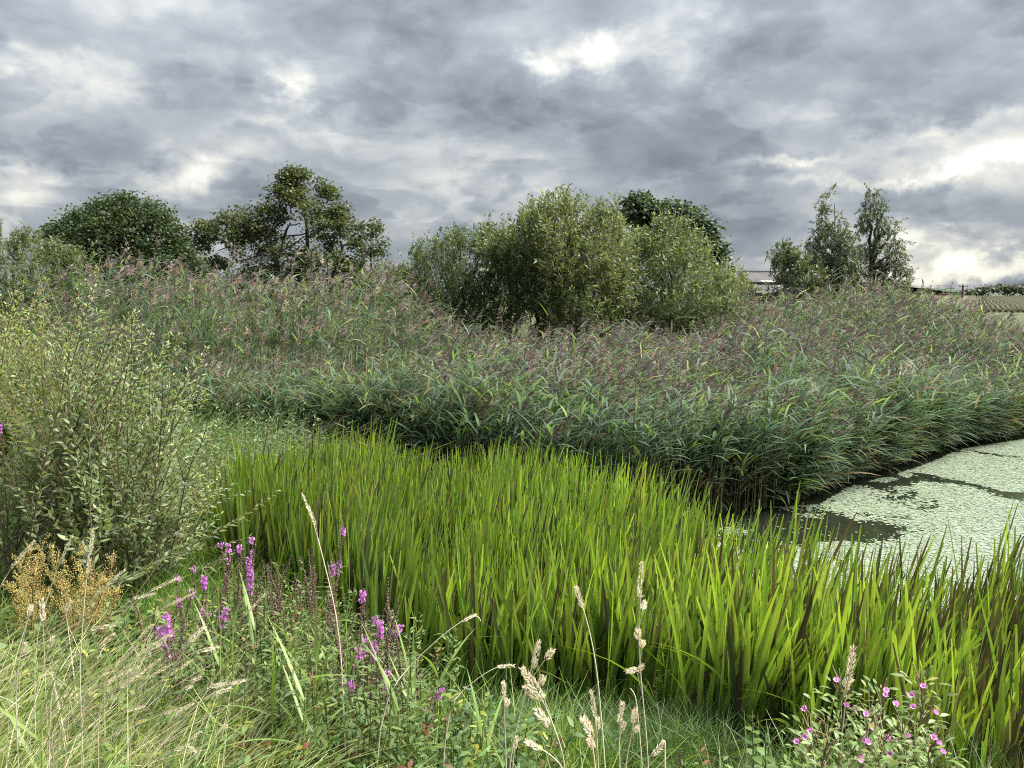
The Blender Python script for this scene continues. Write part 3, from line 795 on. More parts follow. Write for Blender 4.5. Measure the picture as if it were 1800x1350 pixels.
def tree(name, label, cat, poly, Y, depth, base_px, n, nl, style, size, spread, cols, wts, trunks, limbs, group=None, gap=.35, gscale=60, lw=.5, seed=1, mat=None, r0=.16, auto=10, bark=(.055, .048, .04), jitter=6, clump=0, holes=(), pull=(.12, .5)):
    """trunks/limbs are lists of picture polylines [(px,py,dY)...] with a start radius; auto adds hidden limbs to random crown points"""
    bx = P(base_px[0], base_px[1], Y); gz = float(ground_z(bx[0], bx[1])); org = np.array([bx[0], bx[1], gz - .05])
    t = empty(name, org, label, cat, group)
    pts = crown_points(poly, Y, depth, n, seed, gap, gscale, jitter, holes)
    if style == 'up':
        pts = pts - UP * spread * .75
        S = max(6, int((pts[:, 0].max() - pts[:, 0].min()) * 5.5)); cx = pts[rng.choice(len(pts), S, False), :2]; kc = ((pts[:, None, :2] - cx[None]) ** 2 * np.array([1, .3])).sum(-1).argmin(1)
        zb = pts[:, 2].min(); hr_ = (pts[:, 2:] - zb) / (np.ptp(pts[:, 2]) + 1e-6)
        pts[:, :2] += (cx[kc] - pts[:, :2]) * rng.uniform(.0, .75, (len(pts), 1)) * np.clip(hr_ * 1.5 - .55, 0, 1); pts[:, 2] = zb + (pts[:, 2] - zb) * rng.uniform(.90, 1.08, S)[kc]
        xb = np.floor((pts[:, 0] - pts[:, 0].min()) / .22).astype(int); top = np.zeros(len(pts), bool)
        for q in np.unique(xb):
            ii = np.where(xb == q)[0]; zz = pts[ii, 2]; top[ii[zz > zz.max() - .25]] |= rng.uniform(0, 1, int((zz > zz.max() - .25).sum())) < .35
        shoots = pts[top] + rng.normal(0, .04, (int(top.sum()), 3))
    if clump:
        cen = pts[rng.choice(n, clump, False)]
        d2 = ((pts[:, None] - cen[None]) ** 2).sum(-1); k = d2.argmin(1)
        pts = pts + (cen[k] - pts) * rng.uniform(pull[0], pull[1], (n, 1))
    pts = pts[pts[:, 2] > gz + .15]
    mb = MB(); leaf_clumps(mb, pts, style, nl, size, cols, wts, spread, lw)
    if style == 'up': leaf_clumps(mb, shoots, 'up', nl * 2, size * .95, cols, wts, spread * 1.0, lw)
    mb.build('crown', mat or M_LEAF, t, origin=org)
    def poly3(pl):
        q = np.array([P(a, b, Y) + np.array([0, c, 0]) for a, b, c in pl]); s = np.linspace(0, 1, len(q)); ss = np.linspace(0, 1, 9)
        return np.stack([np.interp(ss, s, q[:, i]) for i in range(3)], 1) + rng.normal(0, .012 * np.linalg.norm(q[-1] - q[0]), (9, 3)) * np.sin(np.pi * ss * .5)[:, None] * (ss > 0)[:, None]
    for i, (pl, ra) in enumerate(trunks):
        p = poly3(pl); p[0, 2] = gz - .1; mb = MB(); tubes(mb, p[None], np.linspace(ra, ra * .12, 9)[None], 7, bark); mb.build('trunk', M_BARK, t, True, org)
        if i == 0: main = p
    for pl, ra in limbs:
        mb = MB(); tubes(mb, poly3(pl)[None], np.linspace(ra, ra * .3, 9)[None], 6, bark); mb.build('limb', M_BARK, t, True, org)
    if auto:
        ends = pts[rng.choice(len(pts), auto, False)]; mb = MB(); paths = []
        for e in ends:
            k = int(np.clip((e[2] - gz) / max(main[-1, 2] - gz, .1) * 8 * .6, 1, 7)); paths.append(limb_path(main[k], e, 7, .05))
        tubes(mb, np.array(paths), np.linspace(r0 * .32, .012, 7)[None], 5, bark); mb.build('branches', M_BARK, t, True, org)
    return t

SYC = [(.048, .070, .036), (.038, .058, .032), (.068, .094, .044)]
tree('sycamore_tree', 'dense dark green round tree behind the left reeds', 'tree',
     [(92, 415), (118, 385), (150, 378), (185, 352), (238, 344), (272, 360), (298, 386), (318, 415), (328, 440), (362, 462), (372, 500), (330, 540), (120, 540), (110, 480), (95, 430)], 44, 4.2, (215, 560),
     5200, 14, 'broad', .165, .28, SYC, [.5, .3, .2], [([(215, 560, 0), (215, 480, 0), (218, 400, 0)], .35)], [], gap=.14, gscale=40, lw=.62, seed=3, auto=14, clump=150, jitter=6, pull=(.1, .42))
ALD = [(.080, .102, .050), (.064, .086, .044), (.108, .128, .058)]
tree('alder_tree', 'spreading open tree with dark crooked limbs showing through its crown', 'tree',
     [(345, 385), (385, 378), (430, 365), (462, 345), (500, 318), (508, 292), (516, 292), (525, 310), (555, 308), (562, 325), (580, 332), (590, 350), (610, 372), (640, 375), (655, 392), (676, 408), (672, 432), (665, 455), (672, 500), (640, 530), (430, 540), (395, 510), (380, 450), (348, 440), (352, 400)], 27, 2.4, (490, 520),
     3300, 13, 'broad', .105, .15, ALD, [.45, .35, .2],
     [([(491, 530, 0), (488, 470, 0), (484, 450, 0), (472, 430, .1), (455, 422, .2), (436, 412, .3)], .13), ([(520, 530, .4), (535, 480, .4), (537, 420, .4), (531, 370, .4), (520, 310, .4)], .12)],
     [([(484, 448, 0), (475, 425, 0), (474, 412, .1), (485, 397, .1), (497, 386, .1), (512, 382, .1)], .07), ([(492, 450, 0), (500, 425, -.2), (508, 405, -.3), (512, 398, -.3), (532, 393, -.3)], .06),
      ([(486, 452, 0), (465, 448, -.3), (448, 456, -.5), (420, 463, -.6), (400, 455, -.6)], .05), ([(538, 415, .4), (552, 408, .4), (570, 395, .4), (600, 385, .3)], .06), ([(436, 412, .3), (420, 424, .3), (400, 432, .2), (385, 440, 0)], .05),
      ([(524, 502, -.4), (545, 482, -.4), (572, 465, -.4), (590, 455, -.4)], .10), ([(594, 445, .5), (597, 430, .5), (620, 424, .5), (645, 412, .5)], .05), ([(596, 440, .5), (592, 415, .5), (588, 395, .5)], .045), ([(645, 505, .6), (648, 460, .6), (645, 430, .6)], .05)],
     holes=[(508, 403, 34), (466, 438, 18), (447, 450, 9), (547, 392, 10), (583, 432, 15), (556, 420, 10), (432, 400, 8), (418, 445, 11), (616, 440, 11), (530, 330, 6), (560, 370, 8)], gap=.46, gscale=22, lw=.6, seed=12, auto=18, clump=210, r0=.1, jitter=5, pull=(.1, .6))
WIL_GREY = [(.125, .155, .085), (.10, .135, .075), (.15, .18, .095)]
tree('willow_tree', 'grey green feathery willow at the left edge under the hill', 'tree',
     [(-160, 440), (-60, 412), (0, 404), (60, 410), (110, 420), (152, 445), (170, 480), (200, 520), (210, 570), (-160, 590)], 19, 1.7, (30, 600),
     2000, 14, 'up', .10, .30, WIL_GREY, [.5, .3, .2], [([(30, 600, 0), (30, 540, 0), (20, 470, 0)], .10)], [], gap=.1, lw=.31, seed=4, mat=M_WILLOW, auto=12)
WIL_DARK = [(.090, .122, .064), (.075, .105, .06), (.12, .15, .08)]
WIL_PALE = [(.140, .172, .085), (.118, .150, .076), (.18, .205, .112)]
tree('goat_willow', 'small bushy willow at the foot of the open crooked tree', 'bush',
     [(655, 500), (670, 478), (700, 462), (735, 470), (760, 500), (765, 560), (700, 590), (650, 560)], 17, .9, (705, 590), 900, 15, 'up', .075, .24, WIL_PALE, [.5, .3, .2],
     [([(705, 600, 0), (705, 540, 0), (702, 490, 0)], .05)], [], gap=.08, lw=.36, seed=8, mat=M_WILLOW, auto=8)
tree('willow_bush', 'darker grey leaved willow bush left of the tall pale willow', 'bush',
     [(700, 470), (712, 425), (760, 405), (800, 420), (830, 395), (850, 385), (885, 410), (900, 470), (905, 560), (880, 610), (740, 610), (700, 560)], 16.6, 1.2, (800, 610), 1900, 14, 'up', .09, .36, WIL_DARK, [.5, .3, .2],
     [([(800, 625, 0), (798, 540, 0), (790, 440, 0)], .05), ([(840, 625, .3), (850, 540, .3), (860, 420, .3)], .045), ([(765, 620, -.2), (760, 540, -.2), (745, 440, -.2)], .04)], [], gap=.36, gscale=44, lw=.32, seed=5, mat=M_WILLOW, auto=12)
tree('tall_willow', 'tall pale green willow in the middle of the marsh', 'tree',
     [(845, 400), (870, 385), (900, 372), (935, 352), (975, 362), (1000, 365), (1050, 380), (1085, 378), (1100, 420), (1095, 500), (1075, 570), (1050, 615), (930, 615), (905, 560), (900, 480), (870, 430)], 15.6, 1.4, (985, 610), 2900, 15, 'up', .10, .40, WIL_PALE, [.5, .32, .18],
     [([(985, 630, 0), (980, 520, 0), (965, 400, 0)], .07), ([(955, 630, .2), (940, 520, .2), (930, 400, .2)], .05), ([(1020, 630, -.2), (1040, 520, -.2), (1055, 420, -.2)], .05), ([(895, 625, .4), (898, 500, .4), (880, 420, .4)], .045)], [], gap=.33, gscale=42, lw=.31, seed=6, mat=M_WILLOW, auto=16)
tree('round_willow', 'rounded yellow green willow right of the tall pale willow', 'tree',
     [(1055, 440), (1090, 405), (1150, 388), (1190, 395), (1225, 425), (1255, 455), (1290, 490), (1300, 540), (1270, 590), (1060, 600), (1050, 500)], 17.0, 1.4, (1180, 600), 2200, 15, 'up', .095, .38, [(.122, .152, .082), (.102, .132, .074), (.155, .178, .102)], [.5, .3, .2],
     [([(1180, 610, 0), (1180, 520, 0), (1175, 430, 0)], .07), ([(1140, 610, 0), (1120, 520, 0), (1110, 430, 0)], .05), ([(1220, 610, 0), (1240, 540, 0), (1255, 490, 0)], .045)], [], gap=.27, gscale=40, lw=.32, seed=7, mat=M_WILLOW, auto=14)
tree('poplar_tree', 'dark tree with a curving crown behind the rounded willow', 'tree',
     [(1078, 352), (1110, 348), (1125, 343), (1150, 358), (1190, 362), (1215, 372), (1240, 392), (1255, 412), (1268, 435), (1270, 462), (1240, 480), (1180, 460), (1130, 420), (1095, 395), (1080, 375)], 33, 1.8, (1160, 560), 1500, 14, 'broad', .17, .22, [(.046, .07, .042), (.038, .06, .04), (.06, .09, .05)], [.5, .3, .2],
     [([(1160, 560, 0), (1150, 470, 0), (1140, 390, 0)], .2)], [([(1142, 420, 0), (1132, 395, 0), (1120, 365, 0), (1090, 352, 0)], .08), ([(1150, 440, 0), (1190, 410, 0), (1230, 400, 0)], .09)], gap=.40, gscale=24, lw=.6, seed=9, auto=12, clump=90, jitter=4)
TW = [(.098, .125, .092), (.080, .105, .08), (.135, .16, .12)]
tree('slender_willow', 'left spire of the two slender willows beside the barn roof', 'tree',
     [(1457, 318), (1465, 338), (1476, 362), (1482, 388), (1490, 410), (1498, 440), (1508, 480), (1512, 520), (1410, 525), (1412, 460), (1424, 425), (1438, 402), (1443, 365), (1451, 340)], 19.5, .9, (1470, 540), 1150, 14, 'down', .085, .20, TW, [.5, .3, .2],
     [([(1473, 545, 0), (1471, 450, 0), (1464, 362, 0)], .055)], [], group='pair of slender willows', gap=.36, gscale=24, lw=.31, jitter=2, seed=14, mat=M_WILLOW, auto=14)
tree('slender_willow', 'right spire of the two slender willows, sky showing round its trunk', 'tree',
     [(1530, 320), (1540, 345), (1549, 370), (1554, 395), (1574, 392), (1582, 425), (1588, 460), (1594, 490), (1570, 502), (1525, 485), (1512, 450), (1508, 415), (1515, 382), (1521, 348)], 19.8, .8, (1531, 540), 560, 14, 'down', .085, .19, TW, [.5, .3, .2],
     [([(1531, 545, 0), (1531, 450, 0), (1531, 360, 0)], .05), ([(1548, 540, 0), (1552, 490, 0), (1568, 430, 0), (1575, 400, 0)], .035)], [], group='pair of slender willows', gap=.42, gscale=22, lw=.31, jitter=2, seed=15, mat=M_WILLOW, auto=12)
tree('sallow_bush', 'pale leaved low willow bush left of the slender willows', 'bush',
     [(1358, 440), (1375, 430), (1400, 432), (1418, 450), (1440, 480), (1450, 530), (1440, 560), (1370, 560), (1372, 500), (1360, 470)], 18.5, .7, (1405, 560), 800, 13, 'up', .09, .2, [(.10, .135, .075), (.08, .115, .07), (.14, .17, .10)], [.5, .3, .2],
     [([(1405, 570, 0), (1405, 510, 0), (1400, 450, 0)], .04)], [], gap=.18, gscale=28, lw=.35, seed=16, mat=M_WILLOW, auto=8)
tree('sallow_bush', 'low green willow bush hiding the left end of the barn', 'bush',
     [(1255, 500), (1275, 475), (1295, 480), (1315, 505), (1330, 540), (1325, 580), (1250, 580)], 18.2, .7, (1290, 580), 560, 13, 'up', .085, .2, WIL_PALE, [.5, .3, .2],
     [([(1290, 590, 0), (1290, 530, 0), (1290, 490, 0)], .04)], [], gap=.14, gscale=28, lw=.35, seed=17, mat=M_WILLOW, auto=6)
tree('sallow_bush', 'low dark willow bush under the slender willow spires', 'bush',
     [(1440, 520), (1470, 500), (1520, 500), (1560, 505), (1600, 515), (1625, 530), (1640, 560), (1430, 565)], 19, .8, (1530, 565), 700, 13, 'up', .085, .18, WIL_DARK, [.5, .3, .2],
     [([(1530, 575, 0), (1530, 540, 0), (1530, 515, 0)], .04)], [], gap=.14, gscale=28, lw=.35, seed=18, mat=M_WILLOW, auto=6)

# ------------------------------------------------------------------ near willow shrub on the left
def near_shrub(label, tips, bases, Y0, nstem, leafc, leafw, nlead, name='young_willow', npl=300):
    base = P(bases[0][0], bases[0][1], Y0); org = np.array([base[0], base[1], float(ground_z(base[0], base[1])) - .03])
    t = empty(name, org, label, 'shrub')
    B, D, S, L, Wd, Bd, C = [], [], [], [], [], [], []
    stems = []
    for i in range(nstem):
        tp = np.array(tips[i % len(tips)], float) + rng.normal(0, 26, 2)
        Ys = Y0 + rng.normal(0, .38)
        b = P(rng.uniform(bases[0][0], bases[1][0]), bases[0][1], Ys); b[2] = float(ground_z(b[0], b[1])) - .03
        e = P(tp[0], tp[1], Ys + rng.normal(0, .25))
        n = 11; s = np.linspace(0, 1, n)[:, None]
        out = (e - b) * np.array([1, 1, 0])
        p = b + (e - b) * s - out * (.28 * (s * (1 - s))) + rng.normal(0, .008, (n, 3))
        stems.append((p, .0062))
        branches = [(p, .12)]
        for q in range(rng.integers(2, 5)):
            k = rng.integers(3, 8); l = U(.25, .55)
            dr = nz((p[k + 1] - p[k]) / .1 + hvec(np.array(U(0, 6.28))) * U(.5, 1.0) * np.linalg.norm(p[k + 1] - p[k]) / .1)
            u = np.linspace(0, 1, n)[:, None]; bp = p[k] + dr * l * u + UP * (.18 * l * u ** 2)
            stems.append((bp, .0036)); branches.append((bp, .05))
        for bp, st in branches:
            ln = np.linalg.norm(np.diff(bp, axis=0), axis=1).sum(); m = max(4, int(ln / .0165))
            u = np.linspace(st + .05, 1, m) + rng.uniform(-.01, .01, m); ix = np.clip(u, 0, .999) * (n - 1); k = ix.astype(int); fr_ = (ix - k)[:, None]
            pos = bp[k] * (1 - fr_) + bp[np.minimum(k + 1, n - 1)] * fr_; tg = nz(bp[np.minimum(k + 1, n - 1)] - bp[k])
            az_ = np.arange(m) * 2.4 + U(0, 6); o = nz(hvec(az_) - tg * (hvec(az_) * tg).sum(-1, keepdims=True))
            d = nz(tg * rng.uniform(.55, 1.1, (m, 1)) + o * .8); sd_ = nz(np.cross(d, tg + rng.normal(0, .3, (m, 3))))
            small = np.clip(1.25 - u, .35, 1)
            B.append(pos); D.append(d); S.append(sd_); ll = rng.uniform(.040, .068, m) * np.minimum(small + .25, 1); L.append(ll); Wd.append(ll * rng.uniform(.26, .38, m))
            Bd.append(-UP * rng.uniform(0, .3, (m, 1)) + o * .1); C.append(pick(leafc, leafw, m, .2) * (1 + .35 * (u[:, None] > .9)))
    B, D, S, L, Wd, Bd, C = map(np.concatenate, (B, D, S, L, Wd, Bd, C))
    for p, r in stems[:]:
        if r > .005:
            mb = MB(); tubes(mb, p[None], np.linspace(r, .0022, len(p))[None], 5, vary((.15, .11, .075), 1)[0]); mb.build('stem', M_STEM, t, True, org)
    mb = MB(); fine = np.array([p for p, r in stems if r <= .005]); tubes(mb, fine, np.linspace(.0034, .0014, fine.shape[1])[None], 3, (.09, .06, .035))
    tag(mb.build('twigs', M_STEM, t, True, org), kind='stuff')
    # the leaves that show largest are parts of their own
    dist = np.linalg.norm(B - np.array([0, 0, CAM_H]), axis=1) - 14 * L
    inview = np.abs(B[:, 0]) < B[:, 1] * .655
    o = np.argsort(dist + 50 * ~inview)
    lead, rest = o[:npl], o[npl:]
    mb = MB(); blades(mb, B[rest], D[rest], S[rest], L[rest], Wd[rest], Bd[rest], 2, C[rest], C[rest] * 1.08, 'leaf')
    tag(mb.build('foliage', M_WILLOW, t, origin=org), kind='stuff')
    lm = []
    for i in range(10):
        mb = MB(); c = np.array(leafc[rng.choice(len(leafc), p=np.array(leafw) / sum(leafw))]) * U(.85, 1.2)
        blades(mb, np.zeros((1, 3)), np.array([[0, 0, 1.0]]), np.array([[0, 1.0, 0]]), 1.0, U(.30, .42), np.array([[U(.0, .25), 0, 0]]), 4, c, c * 1.08, 'leaf', .2)
        lm.append(mb.mesh('leaf', M_WILLOW))
    for i in lead:
        z = D[i]; y = S[i] - z * (S[i] @ z); y = y / np.linalg.norm(y); x = np.cross(y, z)
        m = Matrix(((x[0], y[0], z[0], 0), (x[1], y[1], z[1], 0), (x[2], y[2], z[2], 0), (0, 0, 0, 1)))
        put('leaf', lm[rng.integers(10)], t, Matrix.Translation(Vector(B[i] - org)) @ m @ Matrix.Scale(float(L[i]), 4))
    return t
tips = [(int(x), int(y)) for x, y in [(15, 570), (65, 500), (110, 545), (150, 560), (180, 490), (205, 540), (235, 590), (270, 620), (300, 610), (330, 660), (345, 700), (240, 560), (90, 600), (30, 640), (130, 660), (200, 650), (280, 720), (360, 740), (385, 800), (350, 830), (410, 850), (440, 905), (400, 930), (330, 900), (60, 720), (180, 760), (250, 810), (110, 800), (300, 850), (20, 800), (150, 850), (-60, 600), (-40, 700), (220, 680), (310, 760), (-20, 540)]]
NW = [(.185, .240, .115), (.155, .215, .11), (.22, .27, .15), (.235, .295, .115)]
near_shrub('leafy young willow with many thin upright stems on the left bank', tips, [(-40, 1035), (285, 1035)], 4.7, 124, NW, [.42, .25, .18, .15], 300)
tips2 = [(20, 590), (60, 560), (5, 560), (90, 600), (120, 640), (40, 650), (-40, 590), (150, 680), (80, 680), (0, 700), (110, 720), (40, 520), (-20, 555), (30, 545), (75, 555), (100, 575), (20, 620), (130, 610), (60, 640)]
near_shrub('yellow green willow shrub rising behind the leafy young willow at the left edge', tips2, [(-60, 830), (110, 830)], 6.6, 90, [(.20, .26, .06), (.17, .23, .06), (.24, .28, .08)], [.5, .3, .2], 60, npl=60)

# ------------------------------------------------------------------ grasses as ground cover
def grass(name, label, poly, n, hmin, hmax, wmin, wmax, cols, wts, lean, la=(.1, .5), nseg=4, droop=(.1, .5), mat=None, patch=0.0):
    p = scatter(poly, n)
    if patch:
        k = vnoise(p[:, 0], p[:, 1], .5, 13) > patch; p = p[k]
    n = len(p); z = ground_z(p[:, 0], p[:, 1]); z = np.where(inpoly(p, POND), np.minimum(z, -.02), z)
    b = np.column_stack([p, z - .01]); h = rng.uniform(hmin, hmax, n)
    l = nz(np.column_stack([rng.normal(lean[0], .85, n), rng.normal(lean[1], .85, n), np.zeros(n)])); a = rng.uniform(*la, n)
    d = nz(UP + l * a[:, None]); side = nz(np.cross(d, rng.normal(0, 1, (n, 3))))
    bend = l * (a * .6)[:, None] - UP * rng.uniform(*droop, (n, 1)) * .8
    c = pick(cols, wts, n, .25)
    mb = MB(); blades(mb, b, d, side, h, rng.uniform(wmin, wmax, n), bend, nseg, c * .9, c * 1.15, 'grass')
    o = mb.build(name, mat or M_GRASS)
    return tag(o, label, 'grass', kind='stuff')
def reg(pxs, z): return np.array([G(x, y, z)[:2] for x, y in pxs])
GREENS = [(.19, .27, .07), (.13, .21, .05), (.26, .32, .11), (.38, .36, .21), (.50, .46, .31)]
grass('tall_grass', 'long pale and green grass leaning right on the near left bank', [(-2.4, .9), (-.6, .9), (-.62, 1.7), (-.9, 2.4), (-1.5, 3.0), (-3.2, 3.4)], 14000, .25, .62, .003, .008, GREENS, [.25, .12, .25, .21, .17], (.9, .1), (.25, .9), 4, (.1, .55))
grass('bank_grass', 'green grass and weeds under the loosestrife on the bank', [(-1.5, 1.4), (.2, 1.4), (.35, 2.6), (.1, 3.3), (-.5, 3.8), (-1.1, 4.6), (-2.6, 5.2), (-3.6, 5.6), (-2.8, 3.4), (-2.4, 3.0)], 12500, .14, .46, .004, .010, [(.10, .17, .035), (.08, .14, .035), (.15, .21, .045), (.20, .26, .05)], [.4, .3, .2, .1], (.3, 0), (.1, .7), 3)
grass('short_grass', 'short bright green grass in the gap behind the loosestrife', reg([(200, 1000), (440, 940), (440, 1120), (360, 1230), (200, 1230)], .36), 13000, .10, .24, .003, .006, [(.11, .22, .03), (.09, .19, .03), (.15, .26, .04)], [.5, .3, .2], (.1, 0), (.05, .5), 3)
grass('fringe_grass', 'low green grass along the bottom between the pale seed heads', reg([(760, 1225), (1230, 1250), (1300, 1420), (640, 1420)], .18), 13000, .05, .30, .003, .007, [(.09, .17, .05), (.07, .14, .045), (.13, .21, .06), (.22, .18, .11)], [.45, .28, .17, .10], (.2, 0), (.1, .9), 3)
grass('marsh_grass', 'pale green grass tussocks between the young willow and the reeds', [(-4.6, 5.6), (-3.0, 5.6), (-2.35, 6.2), (-1.6, 7.3), (-1.25, 8.0), (-2.4, 8.9), (-3.6, 9.9), (-6.0, 10.4)], 11000, .35, 1.05, .006, .017, [(.11, .19, .075), (.15, .22, .09), (.085, .14, .06), (.34, .30, .20)], [.38, .24, .22, .16], (.4, -.3), (.1, 1.0), 4, (.1, .7))
grass('margin_grass', 'dark low grass at the right bank under the willowherb', [(.3, 1.3), (2.6, 1.4), (2.4, 2.9), (1.0, 2.7), (.35, 2.4)], 9000, .10, .34, .004, .008, [(.08, .14, .03), (.06, .11, .03), (.12, .17, .05), (.10, .06, .05)], [.4, .25, .2, .15], (.2, 0), (.1, .7), 4)

def herbs(name, label, poly, n, hmax, leaf, cols, wts, lw=.55, nl=9):
    """leafy weeds: stems with leaves, too many to count"""
    p = scatter(poly, n); z = ground_z(p[:, 0], p[:, 1]); mb = MB()
    h = rng.uniform(.35, 1, n) * hmax
    s = np.sqrt(rng.uniform(.08, 1, (n, nl))); off = rng.normal(0, .06, (n, 1, 2))
    b = np.concatenate([p[:, None] + off * s[..., None], (z[:, None] + h[:, None] * s)[..., None]], -1)
    az_ = rng.uniform(0, 6.283, (n, nl)); inc = rng.uniform(.7, 1.6, (n, nl))
    d = UP * np.cos(inc)[..., None] + hvec(az_) * np.sin(inc)[..., None]
    side = nz(np.cross(d, UP) + rng.normal(0, .3, (n, nl, 3)))
    L = leaf * rng.uniform(.6, 1.3, (n, nl)) * (1.2 - .5 * s)
    c = np.repeat(pick(cols, wts, n, .2)[:, None], nl, 1) * rng.uniform(.8, 1.2, (n, nl, 1))
    blades(mb, b.reshape(-1, 3), d.reshape(-1, 3), side.reshape(-1, 3), L.reshape(-1), (L * lw).reshape(-1), (-UP * rng.uniform(.05, .4, (n * nl, 1))), 3, c.reshape(-1, 3), c.reshape(-1, 3) * 1.1, 'leaf')
    blades(mb, np.column_stack([p, z]), nz(np.column_stack([off[:, 0], h])), hvec(rng.uniform(0, 6.3, n)), h, .004, np.zeros(3), 2, (.08, .10, .04), (.10, .12, .04), 'strip')
    return tag(mb.build(name, M_LEAF), label, 'weeds', kind='stuff')
herbs('leafy_weeds', 'mixed dark and bright leafy weeds on the bank below the loosestrife', [(-1.15, 1.6), (.0, 1.5), (.12, 2.5), (-.4, 3.2), (-1.3, 3.8), (-2.0, 3.6), (-1.6, 2.6)], 1500, .36, .05, [(.07, .13, .045), (.10, .17, .05), (.15, .21, .04), (.24, .27, .05), (.13, .05, .03)], [.4, .3, .17, .09, .04], .42)
herbs('marsh_weeds', 'leafy marsh weeds and low willow sprigs before the reeds on the left', [(-4.6, 5.6), (-2.9, 5.4), (-2.3, 6.2), (-1.6, 7.2), (-2.2, 8.6), (-3.6, 9.4), (-6.0, 9.8)], 700, .95, .07, [(.11, .17, .08), (.14, .20, .09), (.09, .14, .07)], [.5, .3, .2], .3, 16)
herbs('bramble_leaves', 'low green bramble and nettle leaves below the yellow brown dock', [(-2.4, 2.5), (-1.3, 2.4), (-1.25, 3.4), (-2.3, 3.9), (-2.9, 3.4)], 600, .34, .06, [(.10, .16, .045), (.13, .19, .05), (.16, .20, .05)], [.5, .3, .2], .6)

herbs('loosestrife_leaves', 'green leafy lower stems of the loosestrife clump', [(-1.30, 2.6), (-.35, 2.1), (-.25, 2.9), (-.55, 3.5), (-1.25, 3.55)], 700, .60, .045, [(.10, .17, .06), (.13, .20, .065), (.17, .23, .07), (.20, .13, .06)], [.5, .3, .15, .05], .27, 16)
herbs('margin_weeds', 'low leafy weeds round the pink willowherb', [(.45, 1.5), (1.9, 1.5), (1.8, 2.3), (.6, 2.4)], 420, .26, .042, [(.09, .15, .045), (.13, .19, .05), (.17, .10, .05)], [.55, .35, .1], .42, 9)
# ------------------------------------------------------------------ purple loosestrife
def loosestrife(tip, Y, label, group, blooms, lean=0.0, seedlen=.42):
    """tip picture position; blooms = list of (t0, t1, density) along the stem from the tip down in metres"""
    e = P(tip[0], tip[1], Y)
    b = np.array([e[0] + rng.normal(0, .05) - lean, Y + rng.normal(0, .06), 0]); b[2] = float(ground_z(b[0], b[1])) - .02
    r = empty('purple_loosestrife', b, label, 'wildflower', group)
    n = 12; s = np.linspace(0, 1, n)[:, None]; p = b + (e - b) * s + np.array([lean, 0, 0]) * (s * s - s) * .9 + rng.normal(0, .004, (n, 3)) * s
    H = np.linalg.norm(np.diff(p, axis=0), axis=1).sum()
    def at(u):
        ix = np.clip(u, 0, .9999) * (n - 1); k = ix.astype(int); f = (ix - k)[:, None]; return p[k] * (1 - f) + p[k + 1] * f
    mb = MB(); tubes(mb, p[None], np.linspace(.0042, .0016, n)[None], 5, vary((.10, .055, .045), 1, .25)[0]); mb.build('stem', M_STEM, r, True, b)
    # brown seed capsules in whorls
    m = int(seedlen / .0105); u = 1 - np.arange(m) * .0105 / H; u = u[u > .25]; k = 5
    pos = np.repeat(at(u), k, 0); az_ = rng.uniform(0, 6.283, len(pos)); w = np.repeat(np.clip((1 - u) * H / .12, .35, 1), k)
    pos = pos + hvec(az_) * (.0062 * w)[:, None] + rng.normal(0, .0015, pos.shape)
    mb = MB(); beads(mb, pos, .0030 * (.6 + .4 * w), pick([(.17, .11, .10), (.23, .16, .12), (.13, .09, .09), (.18, .18, .10)], [.4, .25, .25, .1], len(pos), .25)); mb.build('seed_spike', M_STRAW, r, False, b)
    for t0, t1, dens in blooms:
        nf = max(6, int((t1 - t0) * 640 * dens)); u = 1 - rng.uniform(t0, t1, nf) / H; pf = at(u); az_ = rng.uniform(0, 6.283, nf); o = hvec(az_)
        fc = pf + o * .010 * rng.uniform(.6, 1.3, (nf, 1)) + UP * .002
        K = 5; fb = np.repeat(fc, K, 0); oo = np.repeat(o, K, 0); pa = np.tile(np.arange(K) * 2 * np.pi / K, nf) + np.repeat(rng.uniform(0, 6, nf), K)
        t1_ = np.cross(oo, UP); d = nz(t1_ * np.cos(pa)[:, None] + UP * np.sin(pa)[:, None] + oo * .55); side = nz(np.cross(d, oo))
        mb = MB(); c = np.repeat(pick([(.58, .23, .60), (.48, .18, .54), (.70, .36, .69)], [.5, .3, .2], nf, .2), K, 0)
        blades(mb, fb, d, side, rng.uniform(.006, .009, nf * K), .0042, oo * -.1, 2, c, c * 1.15, 'leaf'); mb.build('flower_spike', M_PETAL, r, False, b)
    # paired narrow leaves lower down
    u = np.repeat(np.arange(.12, max(.2, 1 - seedlen / H), .028), 2); m = len(u); pos = at(u); az_ = np.repeat(rng.uniform(0, 6.28, (m + 1) // 2), 2)[:m] + np.tile([0, np.pi], m)[:m]; inc = rng.uniform(.8, 1.4, m)
    d = UP * np.cos(inc)[:, None] + hvec(az_) * np.sin(inc)[:, None]; L = rng.uniform(.03, .055, m); c = pick([(.09, .15, .06), (.12, .17, .06), (.16, .10, .05)], [.5, .35, .15], m)
    mb = MB(); blades(mb, pos, d, nz(np.cross(d, UP)), L, L * .27, -UP * .25, 2, c, c * 1.1, 'leaf', .2); mb.build('leaves', M_LEAF, r, False, b)
    return r
GB = 'flowering loosestrife stalks'
